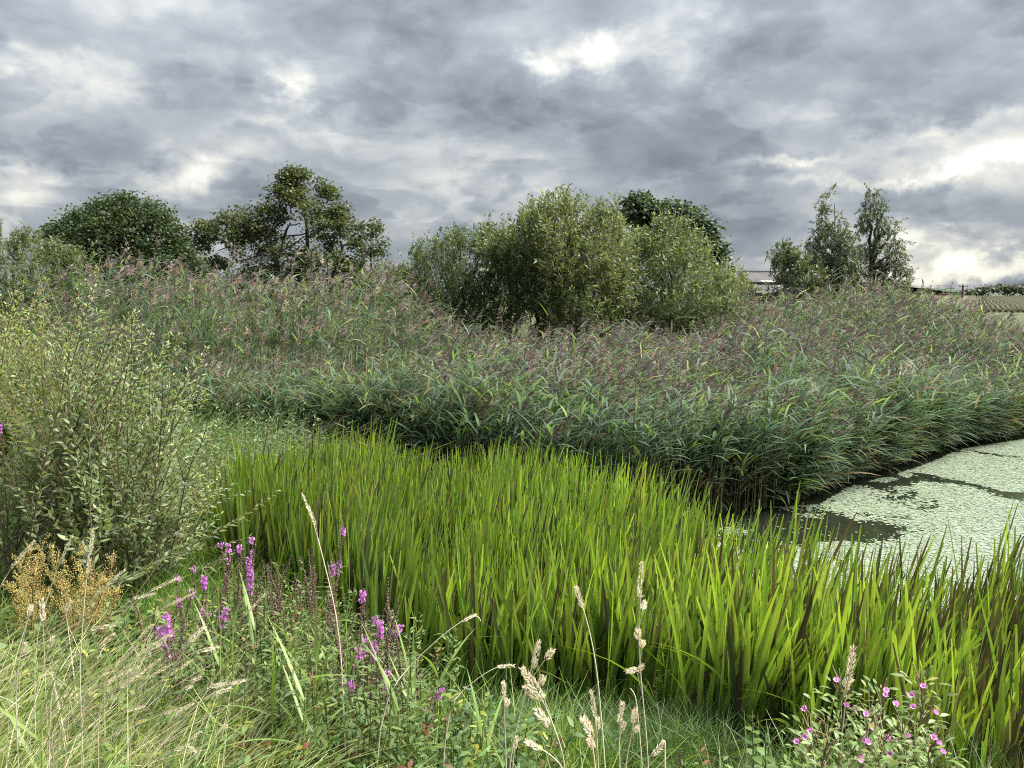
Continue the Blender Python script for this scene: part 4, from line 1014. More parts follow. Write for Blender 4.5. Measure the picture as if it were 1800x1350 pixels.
BL = [  # tip, distance, blooms, lean, label
    ((386, 950), 3.35, [(0, .03, .7)], 0, 'loosestrife stalk with a small purple tip, leftmost of the tall back row'),
    ((402, 955), 3.3, [(0, .05, .7), (.06, .09, .3)], 0, 'loosestrife stalk with a short purple tip, second of the tall back row'),
    ((423, 957), 3.3, [(0, .04, .7)], 0, 'loosestrife stalk with a small round purple tip between two back row stalks'),
    ((443, 948), 3.35, [(0, .04, .6), (.05, .09, .25)], 0, 'tallest loosestrife stalk of the back row, right of the others'),
    ((436, 985), 3.1, [(0, .05, .8), (.04, .13, 1.5), (.14, .16, .6)], 0, 'loosestrife with the longest and brightest purple flower spike'),
    ((336, 996), 3.15, [(0, .025, .6)], -.03, 'loosestrife with one small purple tuft on top, left of the back row'),
    ((309, 1010), 3.1, [(0, .03, .7), (.10, .15, .9)], -.05, 'loosestrife with separate purple blooms at tip and midway, left side'),
    ((359, 1012), 3.1, [(0, .07, 1.2)], .02, 'loosestrife with a bright medium purple spike between the left stalks'),
    ((337, 1035), 3.0, [(0, .05, .5)], 0, 'loosestrife with a thin pale purple spike among the left stalks'),
    ((357, 1067), 3.0, [(0, .035, .9)], 0, 'short loosestrife with one purple tuft below the medium spike'),
    ((289, 1079), 2.75, [(0, .09, 1.7)], -.14, 'loosestrife with a bright purple spike leaning left'),
    ((280, 1105), 2.7, [(0, .04, 1.4), (.06, .13, .4)], -.10, 'lowest left loosestrife with a purple tuft, leaning left'),
    ((396, 1072), 2.9, [(0, .07, .9)], .05, 'loosestrife with a pale purple spike in the middle of the clump'),
    ((608, 905), 3.2, [(.05, .085, .9), (.20, .26, .5)], .09, 'tall loosestrife with a purple bloom just under its bare brown tip'),
    ((587, 985), 3.1, [(.02, .08, .5)], .04, 'loosestrife with a faint purple spike below the tall right stalk'),
    ((638, 1035), 3.0, [(.01, .07, .8)], .05, 'loosestrife with a slim purple spike right of the clump'),
    ((519, 1010), 3.2, [(.04, .07, .4)], 0, 'loosestrife with a few purple flowers midway between the two clumps'),
    ((672, 1092), 2.75, [(0, .06, 1.3)], .03, 'loosestrife with a large purple tuft at the right front'),
    ((658, 1085), 2.8, [(0, .035, .8)], .0, 'loosestrife with a small purple tip beside the right front tuft'),
    ((705, 1098), 2.75, [(0, .05, .9)], .16, 'loosestrife bending far right with a purple tip'),
    ((660, 1130), 2.65, [(0, .08, 1.5)], .0, 'loosestrife with a thick purple spike in the right front cluster'),
    ((637, 1115), 2.7, [(.0, .03, .6), (.04, .08, .9)], -.02, 'loosestrife with two purple tufts left of the thick spike'),
    ((630, 1135), 2.6, [(0, .06, .7)], -.04, 'short loosestrife with a purple tuft at the left of the front cluster'),
    ((683, 1177), 2.55, [(0, .025, .7), (.05, .085, .9)], .03, 'low loosestrife with two small purple tufts at the right front'),
    ((612, 1193), 2.5, [(0, .05, .9)], .0, 'low loosestrife with one purple tuft under the front cluster'),
    ((778, 1210), 2.6, [(0, .04, .9)], .14, 'loosestrife fallen to the right with a purple tip by the iris'),
    ((667, 1265), 2.35, [(0, .03, .7)], .0, 'lowest loosestrife with a small purple tuft near the bottom'),
    ((2, 742), 4.2, [(0, .06, .9)], .0, 'lone loosestrife bloom among willow stems at the left edge'),
]
for tip, Y, bl, ln, lab in BL:
    loosestrife(tip, Y, lab, GB, bl, ln, U(.30, .45))
for i in range(84):
    k = rng.random()
    if k < .45: tip = (rng.uniform(370, 560), rng.uniform(955, 1060)); Y = U(3.0, 3.4)
    elif k < .85: tip = (rng.uniform(560, 705), rng.uniform(1000, 1190)); Y = U(2.5, 3.1)
    else: tip = (rng.uniform(225, 400), rng.uniform(1020, 1190)); Y = U(2.7, 3.1)
    lab_, grp_ = [('brown seeded loosestrife stalk without flowers in the tall back row beside the iris', 'seeded stalks of the back row'), ('brown seeded loosestrife stalk without flowers in the right front cluster', 'seeded stalks of the right cluster'), ('brown seeded loosestrife stalk without flowers at the left end of the clump', 'seeded stalks of the left end')][0 if k < .45 else 1 if k < .85 else 2]
    loosestrife(tip, Y, lab_, grp_, [], rng.normal(.02, .05), U(.28, .5))

# ------------------------------------------------------------------ dry flowering grasses
def cock_head(mb, a, b, wid, n, c):
    """a tight seed head from a (low) to b (tip)"""
    a, b = np.asarray(a, float), np.asarray(b, float); ax = b - a; L = np.linalg.norm(ax); ax = ax / L
    s = rng.uniform(0, 1, n) ** .9; base = a + ax * (L * s)[:, None] * .95
    out = nz(np.cross(ax, rng.normal(0, 1, (n, 3)))); env = np.sin(np.pi * np.clip(.12 + s * .86, 0, 1)) ** .6
    d = nz(ax * rng.uniform(.8, 1.3, (n, 1)) + out * .8)
    base = base + out * (wid * .22 * env)[:, None]
    cc = vary(c, n, .22, .05)
    blades(mb, base, d, nz(np.cross(d, rng.normal(0, 1, (n, 3)))), rng.uniform(.006, .0105, n) * (wid / .016) ** .5, (.0021 * (wid / .016) ** .5), ax * .15, 2, cc, cc * 1.15, 'leaf')
STRAW = (.72, .65, .52)
def dry_grass(label, pts, Y, heads, group='dry grass stalks with pale seed heads', c=STRAW, r=.0021, dY=0.0):
    """pts: stalk polyline in the picture, tip first; heads: list of (low px, tip px, width m)"""
    w = np.array([P(x, y, Y + dY * i) for i, (x, y) in enumerate(pts)][::-1])
    g = float(ground_z(w[0][0], w[0][1]))
    root = np.array([w[0][0] - (w[1][0] - w[0][0]) * .3, w[0][1], min(g, w[0][2] - .05)]); w = np.vstack([root, w])
    s = np.linspace(0, 1, len(w)); ss = np.linspace(0, 1, 15); p = np.stack([np.interp(ss, s, w[:, i]) for i in range(3)], 1)
    p[1:-1] = (p[:-2] + p[1:-1] * 2 + p[2:]) / 4; p[1:-1] = (p[:-2] + p[1:-1] * 2 + p[2:]) / 4
    t = empty('dry_grass_stalk', root, label, 'grass', group)
    mb = MB(); tubes(mb, p[None], np.linspace(r, r * .5, 15)[None], 4, vary(c, 1, .12)[0] * .9); mb.build('stalk', M_STRAW, t, True, root)
    for lo, hi, wd in heads:
        a, b = P(lo[0], lo[1], Y), P(hi[0], hi[1], Y + rng.normal(0, .01)); mb = MB()
        cock_head(mb, a, b, wd, int(44 + np.linalg.norm(b - a) * 1300), np.array(c)); h = mb.build('seed_head', M_STRAW, t, False, root)
        k = ((p - a) ** 2).sum(1).argmin()
        if np.linalg.norm(p[k] - a) > .004:
            mb = MB(); tubes(mb, limb_path(p[max(k - 1, 0)], a, 4, 0, 0)[None], np.full((1, 4), r * .45), 3, np.array(c) * .9); mb.build('pedicel', M_STRAW, t, True, root)
DG = [
    ('tallest pale grass stalk with a long head and three tufts below it', [(1128, 990), (1125, 1060), (1122, 1120), (1126, 1190), (1134, 1270), (1142, 1360)], 1.95, [((1124, 1052), (1128, 988), .017), ((1129, 1072), (1133, 1058), .015), ((1122, 1126), (1121, 1108), .022), ((1128, 1140), (1130, 1128), .018), ((1124, 1176), (1102, 1180), .017), ((1120, 1183), (1129, 1170), .016)]),
    ('pale grass stalk with one slim tilted head left of the tallest one', [(1012, 1033), (1026, 1070), (1042, 1130), (1052, 1200), (1058, 1280), (1066, 1360)], 1.95, [((1026, 1072), (1012, 1032), .018)]),
    ('stout pale grass stalk with a big branching head in the middle front', [(918, 1172), (935, 1200), (952, 1228), (968, 1262), (985, 1310), (1000, 1360)], 1.6, [((958, 1232), (916, 1172), .022), ((948, 1232), (922, 1206), .018), ((936, 1180), (948, 1126), .015), ((958, 1160), (972, 1143), .015), ((968, 1280), (942, 1246), .022), ((950, 1206), (955, 1190), .017)]),
    ('thin pale grass stalk with a narrow upright head left of the branching one', [(885, 1200), (886, 1245), (888, 1300), (890, 1360)], 1.8, [((886, 1235), (885, 1200), .013), ((890, 1245), (893, 1230), .012)]),
    ('pale grass stalk leaning right out of the branching stalk base', [(946, 1128), (925, 1210), (905, 1290), (892, 1360)], 1.65, []),
    ('pinkish pale grass stalk with a chunky head low in the middle', [(1025, 1262), (1040, 1300), (1048, 1360)], 1.6, [((1042, 1296), (1024, 1260), .022), ((1045, 1318), (1036, 1300), .02)]),
    ('narrow white grass stalk rising above the chunky low head', [(1040, 1214), (1046, 1260), (1050, 1310), (1052, 1360)], 1.75, [((1046, 1262), (1040, 1214), .012), ((1050, 1284), (1051, 1264), .013)]),
    ('pale grass stalk bending over with a hanging brown head', [(1108, 1210), (1118, 1222), (1124, 1290), (1130, 1360)], 1.8, []),
    ('pale grass with a slim head hanging from the bent stalk', [(1096, 1234), (1090, 1270), (1088, 1310), (1090, 1360)], 1.75, [((1088, 1272), (1095, 1234), .014), ((1093, 1285), (1098, 1270), .012)]),
    ('pale grass with a short upright head beside the bent stalk', [(1118, 1246), (1110, 1290), (1102, 1330), (1098, 1360)], 1.7, [((1112, 1272), (1118, 1246), .014), ((1114, 1288), (1121, 1278), .012)]),
    ('white grass head leaning left from the bottom middle', [(924, 1304), (950, 1315), (978, 1335), (1000, 1365)], 1.55, [((952, 1318), (923, 1303), .015)]),
    ('small pale grass with a short head low in the middle', [(907, 1296), (903, 1325), (900, 1360)], 1.7, [((904, 1318), (908, 1296), .013)]),
    ('pale grass tip at the bottom right of the chunky head', [(1142, 1330), (1165, 1305), (1170, 1300)], 1.6, [((1146, 1330), (1168, 1304), .013)]),
    ('long thin grass stalk arching right in front of the dark iris bases', [(845, 1092), (842, 1082), (832, 1081), (815, 1088), (770, 1122), (725, 1165), (690, 1205), (660, 1260)], 2.2, [((812, 1092), (836, 1080), .010)]),
    ('second thin grass stalk arching right below the long one', [(904, 1170), (890, 1168), (868, 1174), (840, 1192), (810, 1217), (780, 1250)], 2.2, [((872, 1172), (904, 1170), .011)]),
    ('big pale plume grass standing over the pink willowherb', [(1501, 1134), (1497, 1160), (1490, 1200), (1484, 1250), (1478, 1310), (1474, 1370)], 1.9, [((1488, 1215), (1501, 1133), .023)]),
    ('tall fine grass arching left in front of the iris bed', [(530, 866), (536, 880), (546, 900), (560, 950), (575, 1010), (590, 1070), (600, 1140), (604, 1230)], 2.3, [((556, 925), (532, 868), .010)]),
]
for lab, pts, Y, hd in DG: dry_grass(lab, pts, Y, hd)
DL = [
    ('long grass stalk sweeping right to a thin head below the purple blooms', [(322, 1014), (280, 1030), (230, 1062), (180, 1110), (120, 1190), (60, 1270)], [((265, 1038), (318, 1014), .009)]),
    ('grass stalk with a plump pale head below the left leaning bloom', [(303, 1115), (285, 1122), (262, 1140), (230, 1180), (190, 1250), (150, 1330)], [((256, 1146), (302, 1115), .016)]),
    ('grass stalk with a pale head pointing up right in the loosestrife', [(362, 1098), (345, 1118), (320, 1150), (270, 1220), (215, 1300)], [((330, 1132), (362, 1098), .015)]),
    ('grass stalk with a plump head left of the seeded loosestrife', [(200, 1114), (185, 1126), (165, 1150), (130, 1200), (90, 1270)], [((172, 1140), (200, 1114), .016)]),
    ('grass stalk arching almost level with a thin head', [(386, 1138), (360, 1138), (330, 1150), (280, 1195), (220, 1270), (170, 1350)], [((352, 1144), (386, 1137), .011)]),
    ('grass stalk with a long drooping head low in front of the reeds shoots', [(432, 1196), (410, 1198), (385, 1208), (340, 1245), (290, 1300), (250, 1360)], [((362, 1208), (400, 1202), .013), ((402, 1202), (432, 1195), .012)]),
    ('grass stalk with a pale head just below the drooping one', [(408, 1210), (390, 1212), (365, 1222), (320, 1262), (270, 1330)], [((372, 1222), (408, 1209), .011)]),
    ('grass stalk with two short tufts on a slender arch', [(352, 1190), (335, 1200), (310, 1225), (260, 1290), (220, 1360)], [((334, 1200), (352, 1190), .014), ((326, 1211), (336, 1206), .012)]),
    ('grass stalk with a compact pale head above the bottom left grass', [(332, 1240), (315, 1252), (290, 1280), (240, 1350)], [((306, 1260), (332, 1240), .014)]),
    ('grass stalk with a curled white head at the bottom', [(345, 1325), (335, 1312), (318, 1312), (290, 1322), (240, 1365)], [((306, 1318), (332, 1311), .017), ((330, 1311), (345, 1325), .015)]),
    ('grass stalk with a small white head near the bottom edge', [(398, 1276), (385, 1290), (368, 1320), (350, 1365)], [((384, 1294), (398, 1275), .014)]),
    ('upright straw with a narrow white head in front of the yellow dock', [(165, 926), (160, 960), (150, 1030), (145, 1100), (138, 1200)], [((153, 1012), (165, 926), .010)]),
    ('straw with a curved narrow head over the yellow dock', [(130, 938), (118, 955), (100, 1000), (80, 1060), (55, 1150)], [((104, 992), (128, 940), .009)]),
    ('straw bending over the left end of the yellow dock', [(62, 950), (45, 962), (15, 1005), (-10, 1050), (-20, 1120)], [((18, 1000), (62, 949), .009)]),
    ('straw with a soft white head below the yellow dock, on the left', [(73, 1052), (75, 1090), (78, 1150), (80, 1230)], [((76, 1092), (73, 1053), .016)]),
    ('straw with a small fuzzy head left of the soft white one', [(55, 1065), (50, 1085), (35, 1150), (25, 1240)], [((50, 1084), (55, 1064), .014)]),
    ('straw with a leaning fuzzy head right of the soft white one', [(125, 1058), (115, 1075), (100, 1120), (85, 1190)], [((114, 1076), (125, 1057), .013)]),
    ('straw with a pale head halfway down the left edge', [(92, 1120), (84, 1145), (65, 1210), (50, 1290)], [((85, 1142), (92, 1120), .014)]),
    ('straw with a narrow head at the far left', [(45, 1130), (38, 1150), (22, 1210), (10, 1300)], [((37, 1152), (45, 1130), .013)]),
    ('grass stalk arching along the front of the dock stems', [(222, 1000), (190, 1022), (160, 1060), (120, 1130), (80, 1210)], [((168, 1048), (220, 1001), .009)]),
    ('grass stalk bowing right with a thin white head under the loosestrife', [(272, 1045), (240, 1050), (200, 1075), (150, 1130), (100, 1210)], [((232, 1052), (272, 1044), .010)]),
    ('grass stalk with a slim head sweeping right over bright grass', [(205, 1100), (190, 1098), (165, 1105), (130, 1140), (80, 1220)], [((160, 1106), (200, 1099), .012)]),
    ('grass stalk with a grey head above the leafy weeds', [(242, 1172), (225, 1185), (200, 1215), (150, 1290)], [((220, 1190), (242, 1172), .013)]),
]
for lab, pts, hd in DL: dry_grass(lab, pts, U(1.9, 2.2), hd, 'dry grass stalks leaning right on the left bank', (.64, .60, .48), .0016)
for i in range(46):
    x0, y0 = rng.uniform(-60, 330), rng.uniform(1180, 1420); l = U(110, 330); a = rng.uniform(.55, 1.25)
    q = [(x0 + math.cos(a) * l * s + 26 * s * s, y0 - math.sin(a) * l * s + 34 * s * s) for s in (1, .8, .5, .25, 0)]
    dry_grass('bare pale straw leaning right in the long grass of the left bank', q, U(1.7, 2.4), [] if i % 3 else [(q[1], q[0], .008)], 'bare straws on the left bank' if i % 3 else 'thin headed straws on the left bank', (.66, .60, .44), .0013)
for o in bpy.data.objects:
    if o.get('group') == 'thin headed straws on the left bank': o['label'] = 'thin straw with a wispy seed head in the long grass of the left bank'
# straws arching over the marsh grass between shrub and reeds
for i in range(12):
    x0, y0 = rng.uniform(395, 640), rng.uniform(805, 850); l = U(45, 80)
    q = [(x0 + l * 1.0, y0 - l * .75), (x0 + l * .72, y0 - l * .88), (x0 + l * .38, y0 - l * .65), (x0, y0)]
    dry_grass('small dry arching straw between the young willow and the reeds', q, U(6.6, 7.4), [(q[1], q[0], .008)], 'arching straws before the reeds', (.42, .37, .26), .0016)

# ------------------------------------------------------------------ yellow brown dock
def dock(tips, bpx, Y, label):
    bz = P(bpx[0], bpx[1], Y); b = np.array([bz[0], bz[1], float(ground_z(bz[0], bz[1])) - .02]); t = empty('seeding_dock', b, label, 'weed', 'yellow brown seeding docks')
    for tip in tips:
        e = P(tip[0], tip[1], Y + rng.normal(0, .12)); n = 9; s = np.linspace(0, 1, n)[:, None]; st = b + rng.normal(0, .05, 3) * np.array([1, 1, 0])
        p = st + (e - st) * s + (e - st) * np.array([1, 1, 0]) * (s * s - s) * .5; mb = MB(); tubes(mb, p[None], np.linspace(.004, .0016, n)[None], 4, (.25, .18, .07)); mb.build('stem', M_STRAW, t, True, b)
        mb = MB(); K = 20; B = []; 
        u = rng.uniform(.38, .98, K); ix = u * (n - 1); k = ix.astype(int); f = (ix - k)[:, None]; bp = p[k] * (1 - f) + p[np.minimum(k + 1, n - 1)] * f
        d = nz(UP * 1.0 + hvec(rng.uniform(0, 6.28, K)) * rng.uniform(.35, .7, (K, 1))); L = rng.uniform(.05, .15, K) * (1.25 - u)/.6
        path = bp[:, None] + d[:, None] * (L[:, None] * np.linspace(0, 1, 4))[..., None]; tubes(mb, path, .0011, 3, (.40, .33, .13))
        m = 36; ss = rng.uniform(.1, 1, (K, m)); pos = bp[:, None] + d[:, None] * (L[:, None] * ss)[..., None] + rng.normal(0, .006, (K, m, 3))
        beads(mb, pos.reshape(-1, 3), rng.uniform(.0017, .0033, K * m), pick([(.50, .41, .14), (.42, .34, .11), (.56, .48, .20), (.30, .20, .08)], [.5, .25, .17, .08], K * m, .2)); mb.build('seed_panicle', M_STRAW, t, False, b)
dock([(28, 985), (50, 962), (75, 950), (60, 1000), (90, 958), (20, 1030), (45, 1040)], (75, 1110), 3.5, 'yellow brown seeding dock, left plant of the two in front of the willow')
dock([(140, 970), (120, 995), (165, 985), (205, 975), (190, 1020), (150, 1030), (210, 1040), (105, 1030)], (150, 1115), 3.4, 'yellow brown seeding dock, right plant of the two in front of the willow')

# ------------------------------------------------------------------ young reed shoots in the foreground
SH = [mesh_ for mesh_ in []]
for i in range(10):
    mb = MB(); c = np.array([(.17, .25, .065), (.14, .22, .06), (.20, .28, .08)][i % 3]); inc, dr = U(.35, .95), U(.05, .45)
    blades(mb, np.zeros((1, 3)), np.array([[math.sin(inc), 0, math.cos(inc)]]), np.array([[0, 1.0, .1]]), U(.22, .34), U(.010, .016), np.array([[.1, 0, -dr]]), 6, c, c * 1.2, 'reed', .2); SH.append(mb.mesh('leaf', M_GRASS))
def shoot(tip, Y, label, n=7, hl=.5, s=1.0):
    n = n + 4
    e = P(tip[0], tip[1], Y); g = float(ground_z(e[0], e[1])); b = np.array([e[0], e[1], min(g, e[2] - hl)]); H = e[2] - b[2]
    t = empty('reed_shoot', b, label, 'reed', 'bright reed shoots in the foreground'); mb = MB(); u = np.linspace(0, 1, 5)
    tubes(mb, np.stack([.02 * u ** 2, 0 * u, u * H], 1)[None], np.linspace(.004, .002, 5)[None], 4, (.20, .26, .07)); mb.build('stem', M_STEM, t, True)
    for q in np.linspace(max(.3, 1 - .42 / H), 1, n): put('leaf', SH[rng.integers(10)], t, Tm((.02 * q * q, 0, q * H), U(-1.2, 1.2) + (math.pi if rng.random() < .4 else 0), U(.75, 1.1) * s, -.5 if q > .93 else 0))
for tip, Y, lab, n in [((378, 1105), 2.6, 'narrow bright reed shoot standing alone left of the seeded loosestrife', 5), ((500, 1130), 2.45, 'bright reed shoot with long leaves below the back loosestrife', 8), ((545, 1165), 2.35, 'broad leaved bright reed shoot in the middle of the leafy weeds', 9), ((470, 1185), 2.3, 'bright reed shoot left of the broad leaved one', 7), ((525, 1215), 2.2, 'low bright reed shoot in front of the broad leaved one', 7), ((600, 1130), 2.6, 'bright reed shoot among the right loosestrife stalks', 7), ((720, 1215), 2.5, 'bright reed shoot right of the front loosestrife', 8), ((690, 1250), 2.3, 'bright reed shoot beneath the front loosestrife', 8), ((840, 1265), 2.35, 'lone reed shoot with leaves spread like a star by the short grass', 7), ((440, 1090), 2.9, 'small reed shoot among the back loosestrife stalks', 5), ((60, 1235), 2.0, 'bright reed shoot in the long grass at the left', 6), ((400, 1180), 2.4, 'upright reed shoot just left of the weeds', 6), ((760, 1190), 2.7, 'small reed shoot at the foot of the iris bed', 6)]:
    shoot(tip, Y, lab, n)

# ------------------------------------------------------------------ pink willowherb and nettle at the lower right
def willowherb(tip, Y, label, flowers, H=.75):
    e = P(tip[0], tip[1], Y); b = np.array([e[0] + rng.normal(0, .05), Y + .03, 0]); b[2] = min(float(ground_z(b[0], b[1])), e[2] - .35); H = e[2] - b[2]
    t = empty('great_willowherb', b, label, 'wildflower', 'pink flowered willowherbs'); n = 9; s = np.linspace(0, 1, n)[:, None]; p = b + (e - b) * s + rng.normal(0, .006, (n, 3))
    mb = MB(); tubes(mb, p[None], np.linspace(.0045, .0015, n)[None], 5, (.17, .15, .08)); mb.build('stem', M_STEM, t, True, b)
    def at(u):
        ix = np.clip(u, 0, .9999) * (n - 1); k = ix.astype(int); f = (ix - k)[:, None]; return p[k] * (1 - f) + p[k + 1] * f
    m = 190; u = 1 - .46 * rng.uniform(0, 1, m) ** 1.0 / max(H, .4); pos = at(u); az_ = rng.uniform(0, 6.28, m); off = rng.uniform(0, .07, (m, 1)); inc = rng.uniform(.6, 1.35, m)
    d = UP * np.cos(inc)[:, None] + hvec(az_) * np.sin(inc)[:, None]; L = rng.uniform(.018, .042, m); c = pick([(.16, .24, .075), (.20, .27, .10), (.13, .20, .06), (.27, .28, .09)], [.45, .25, .2, .1], m)
    mb = MB(); blades(mb, pos + hvec(az_) * off, d, nz(np.cross(d, UP) + rng.normal(0, .2, (m, 3))), L, L * .32, -UP * .3, 3, c, c * 1.1, 'leaf', .2); mb.build('leaves', M_GRASS, t, False, b)
    m = 22; u = 1 - rng.uniform(0, .16, m) / max(H, .4); pos = at(u); d = nz(UP * 1.0 + hvec(rng.uniform(0, 6.28, m)) * rng.uniform(.4, .8, (m, 1))); L = rng.uniform(.04, .075, m)
    mb = MB(); tubes(mb, pos[:, None] + d[:, None] * (L[:, None] * np.linspace(0, 1, 3))[..., None], .0013, 3, pick([(.24, .20, .11), (.20, .11, .09), (.22, .24, .11)], [.4, .3, .3], m)); mb.build('seed_pods', M_STEM, t, False, b)
    for fx, fy in flowers:
        c = P(fx, fy, Y - U(.0, .05)); k = ((p - c) ** 2).sum(1).argmin(); a = p[max(0, k - 1)]; ax = nz(nz(c - a) + np.array([0, -.35, .2]))
        mb = MB(); tubes(mb, limb_path(a, c, 5, -.05, .01)[None], .0011, 3, (.22, .17, .11)); fs = mb.build('flower_stalk', M_STEM, t, True, b)
        mb = MB(); K = 8; pa = np.arange(K) * 2 * np.pi / K + U(0, 1); x = nz(np.cross(ax, UP)); y = np.cross(ax, x)
        o = x * np.cos(pa)[:, None] + y * np.sin(pa)[:, None]; d = nz(ax * 1.0 + o * .6); cc = vary((.76, .42, .72), K, .15)
        blades(mb, np.tile(c, (K, 1)), d, nz(np.cross(d, o + .01)), .0135, .0095, o * .15, 2, cc * .9, cc * 1.2, 'leaf'); fl = mb.build('flower', M_PETAL, t, False, b)
WH = [((1475, 1205), 2.05, 'willowherb with one pink flower at its tip beside the big plume grass', [(1470, 1198), (1416, 1247), (1487, 1242)]),
      ((1555, 1212), 2.1, 'willowherb with two pink flowers, tallest in the middle of its clump', [(1557, 1215), (1556, 1224), (1507, 1245)]),
      ((1620, 1203), 2.1, 'willowherb with three pink flowers at the right of its clump', [(1622, 1208), (1603, 1223), (1605, 1244), (1642, 1254)]),
      ((1530, 1250), 1.95, 'willowherb with bright pink flowers facing the path in the clump centre', [(1522, 1258), (1532, 1280), (1520, 1303)]),
      ((1430, 1270), 1.95, 'low willowherb with pink flowers at the left of its clump', [(1424, 1288), (1401, 1306), (1416, 1296)]),
      ((1590, 1265), 1.95, 'low willowherb with several pink flowers right of the clump centre', [(1562, 1297), (1595, 1296), (1595, 1309), (1565, 1325), (1575, 1240)]),
      ((1640, 1290), 1.9, 'lowest right willowherb with pink flowers close to the dead iris', [(1640, 1298), (1647, 1307), (1655, 1324)]),
      ((1500, 1300), 1.85, 'willowherb with one pink flower low at the bottom of its clump', [(1510, 1334), (1523, 1306)]),
      ((1455, 1300), 1.8, 'leafy willowherb without open flowers at the bottom edge', []), ((1560, 1290), 1.85, 'bushy willowherb with only pods and leaves in the clump middle', [])]
for tip, Y, lab, fl in WH: willowherb(tip, Y, lab, fl)
def nettle(tip, Y, label):
    e = P(tip[0], tip[1], Y); b = np.array([e[0] + .03, e[1], float(ground_z(e[0], e[1]))]); b[2] = min(b[2], e[2] - .2); t = empty('stinging_nettle', b, label, 'weed')
    s = np.linspace(0, 1, 6)[:, None]; p = b + (e - b) * s; mb = MB(); tubes(mb, p[None], np.linspace(.0035, .0018, 6)[None], 4, (.10, .13, .06)); mb.build('stem', M_STEM, t, True, b)
    for i, u in enumerate(np.arange(.2, 1.01, .075)):
        for sg in (0, math.pi):
            a = i * 1.57 + sg + .3; mb = MB(); inc = U(.9, 1.35) * (1.0 if u < .95 else .5); L = (.040 if u < .9 else .022) * U(.85, 1.15); d = np.array([[math.cos(a) * math.sin(inc), math.sin(a) * math.sin(inc), math.cos(inc)]])
            c = np.array((.09, .15, .04)) * U(.85, 1.25); blades(mb, (b + (e - b) * u)[None], d, nz(np.cross(d, UP)), L, L * .6, np.array([[0, 0, -.45]]), 5, c, c * 1.15, 'leaf', .3); mb.build('leaf', M_GRASS, t, False, b)
nettle((1322, 1248), 2.0, 'nettle with broad pointed leaves left of the pink willowherb')
nettle((1345, 1290), 1.85, 'small nettle at the bottom edge just right of the taller nettle')

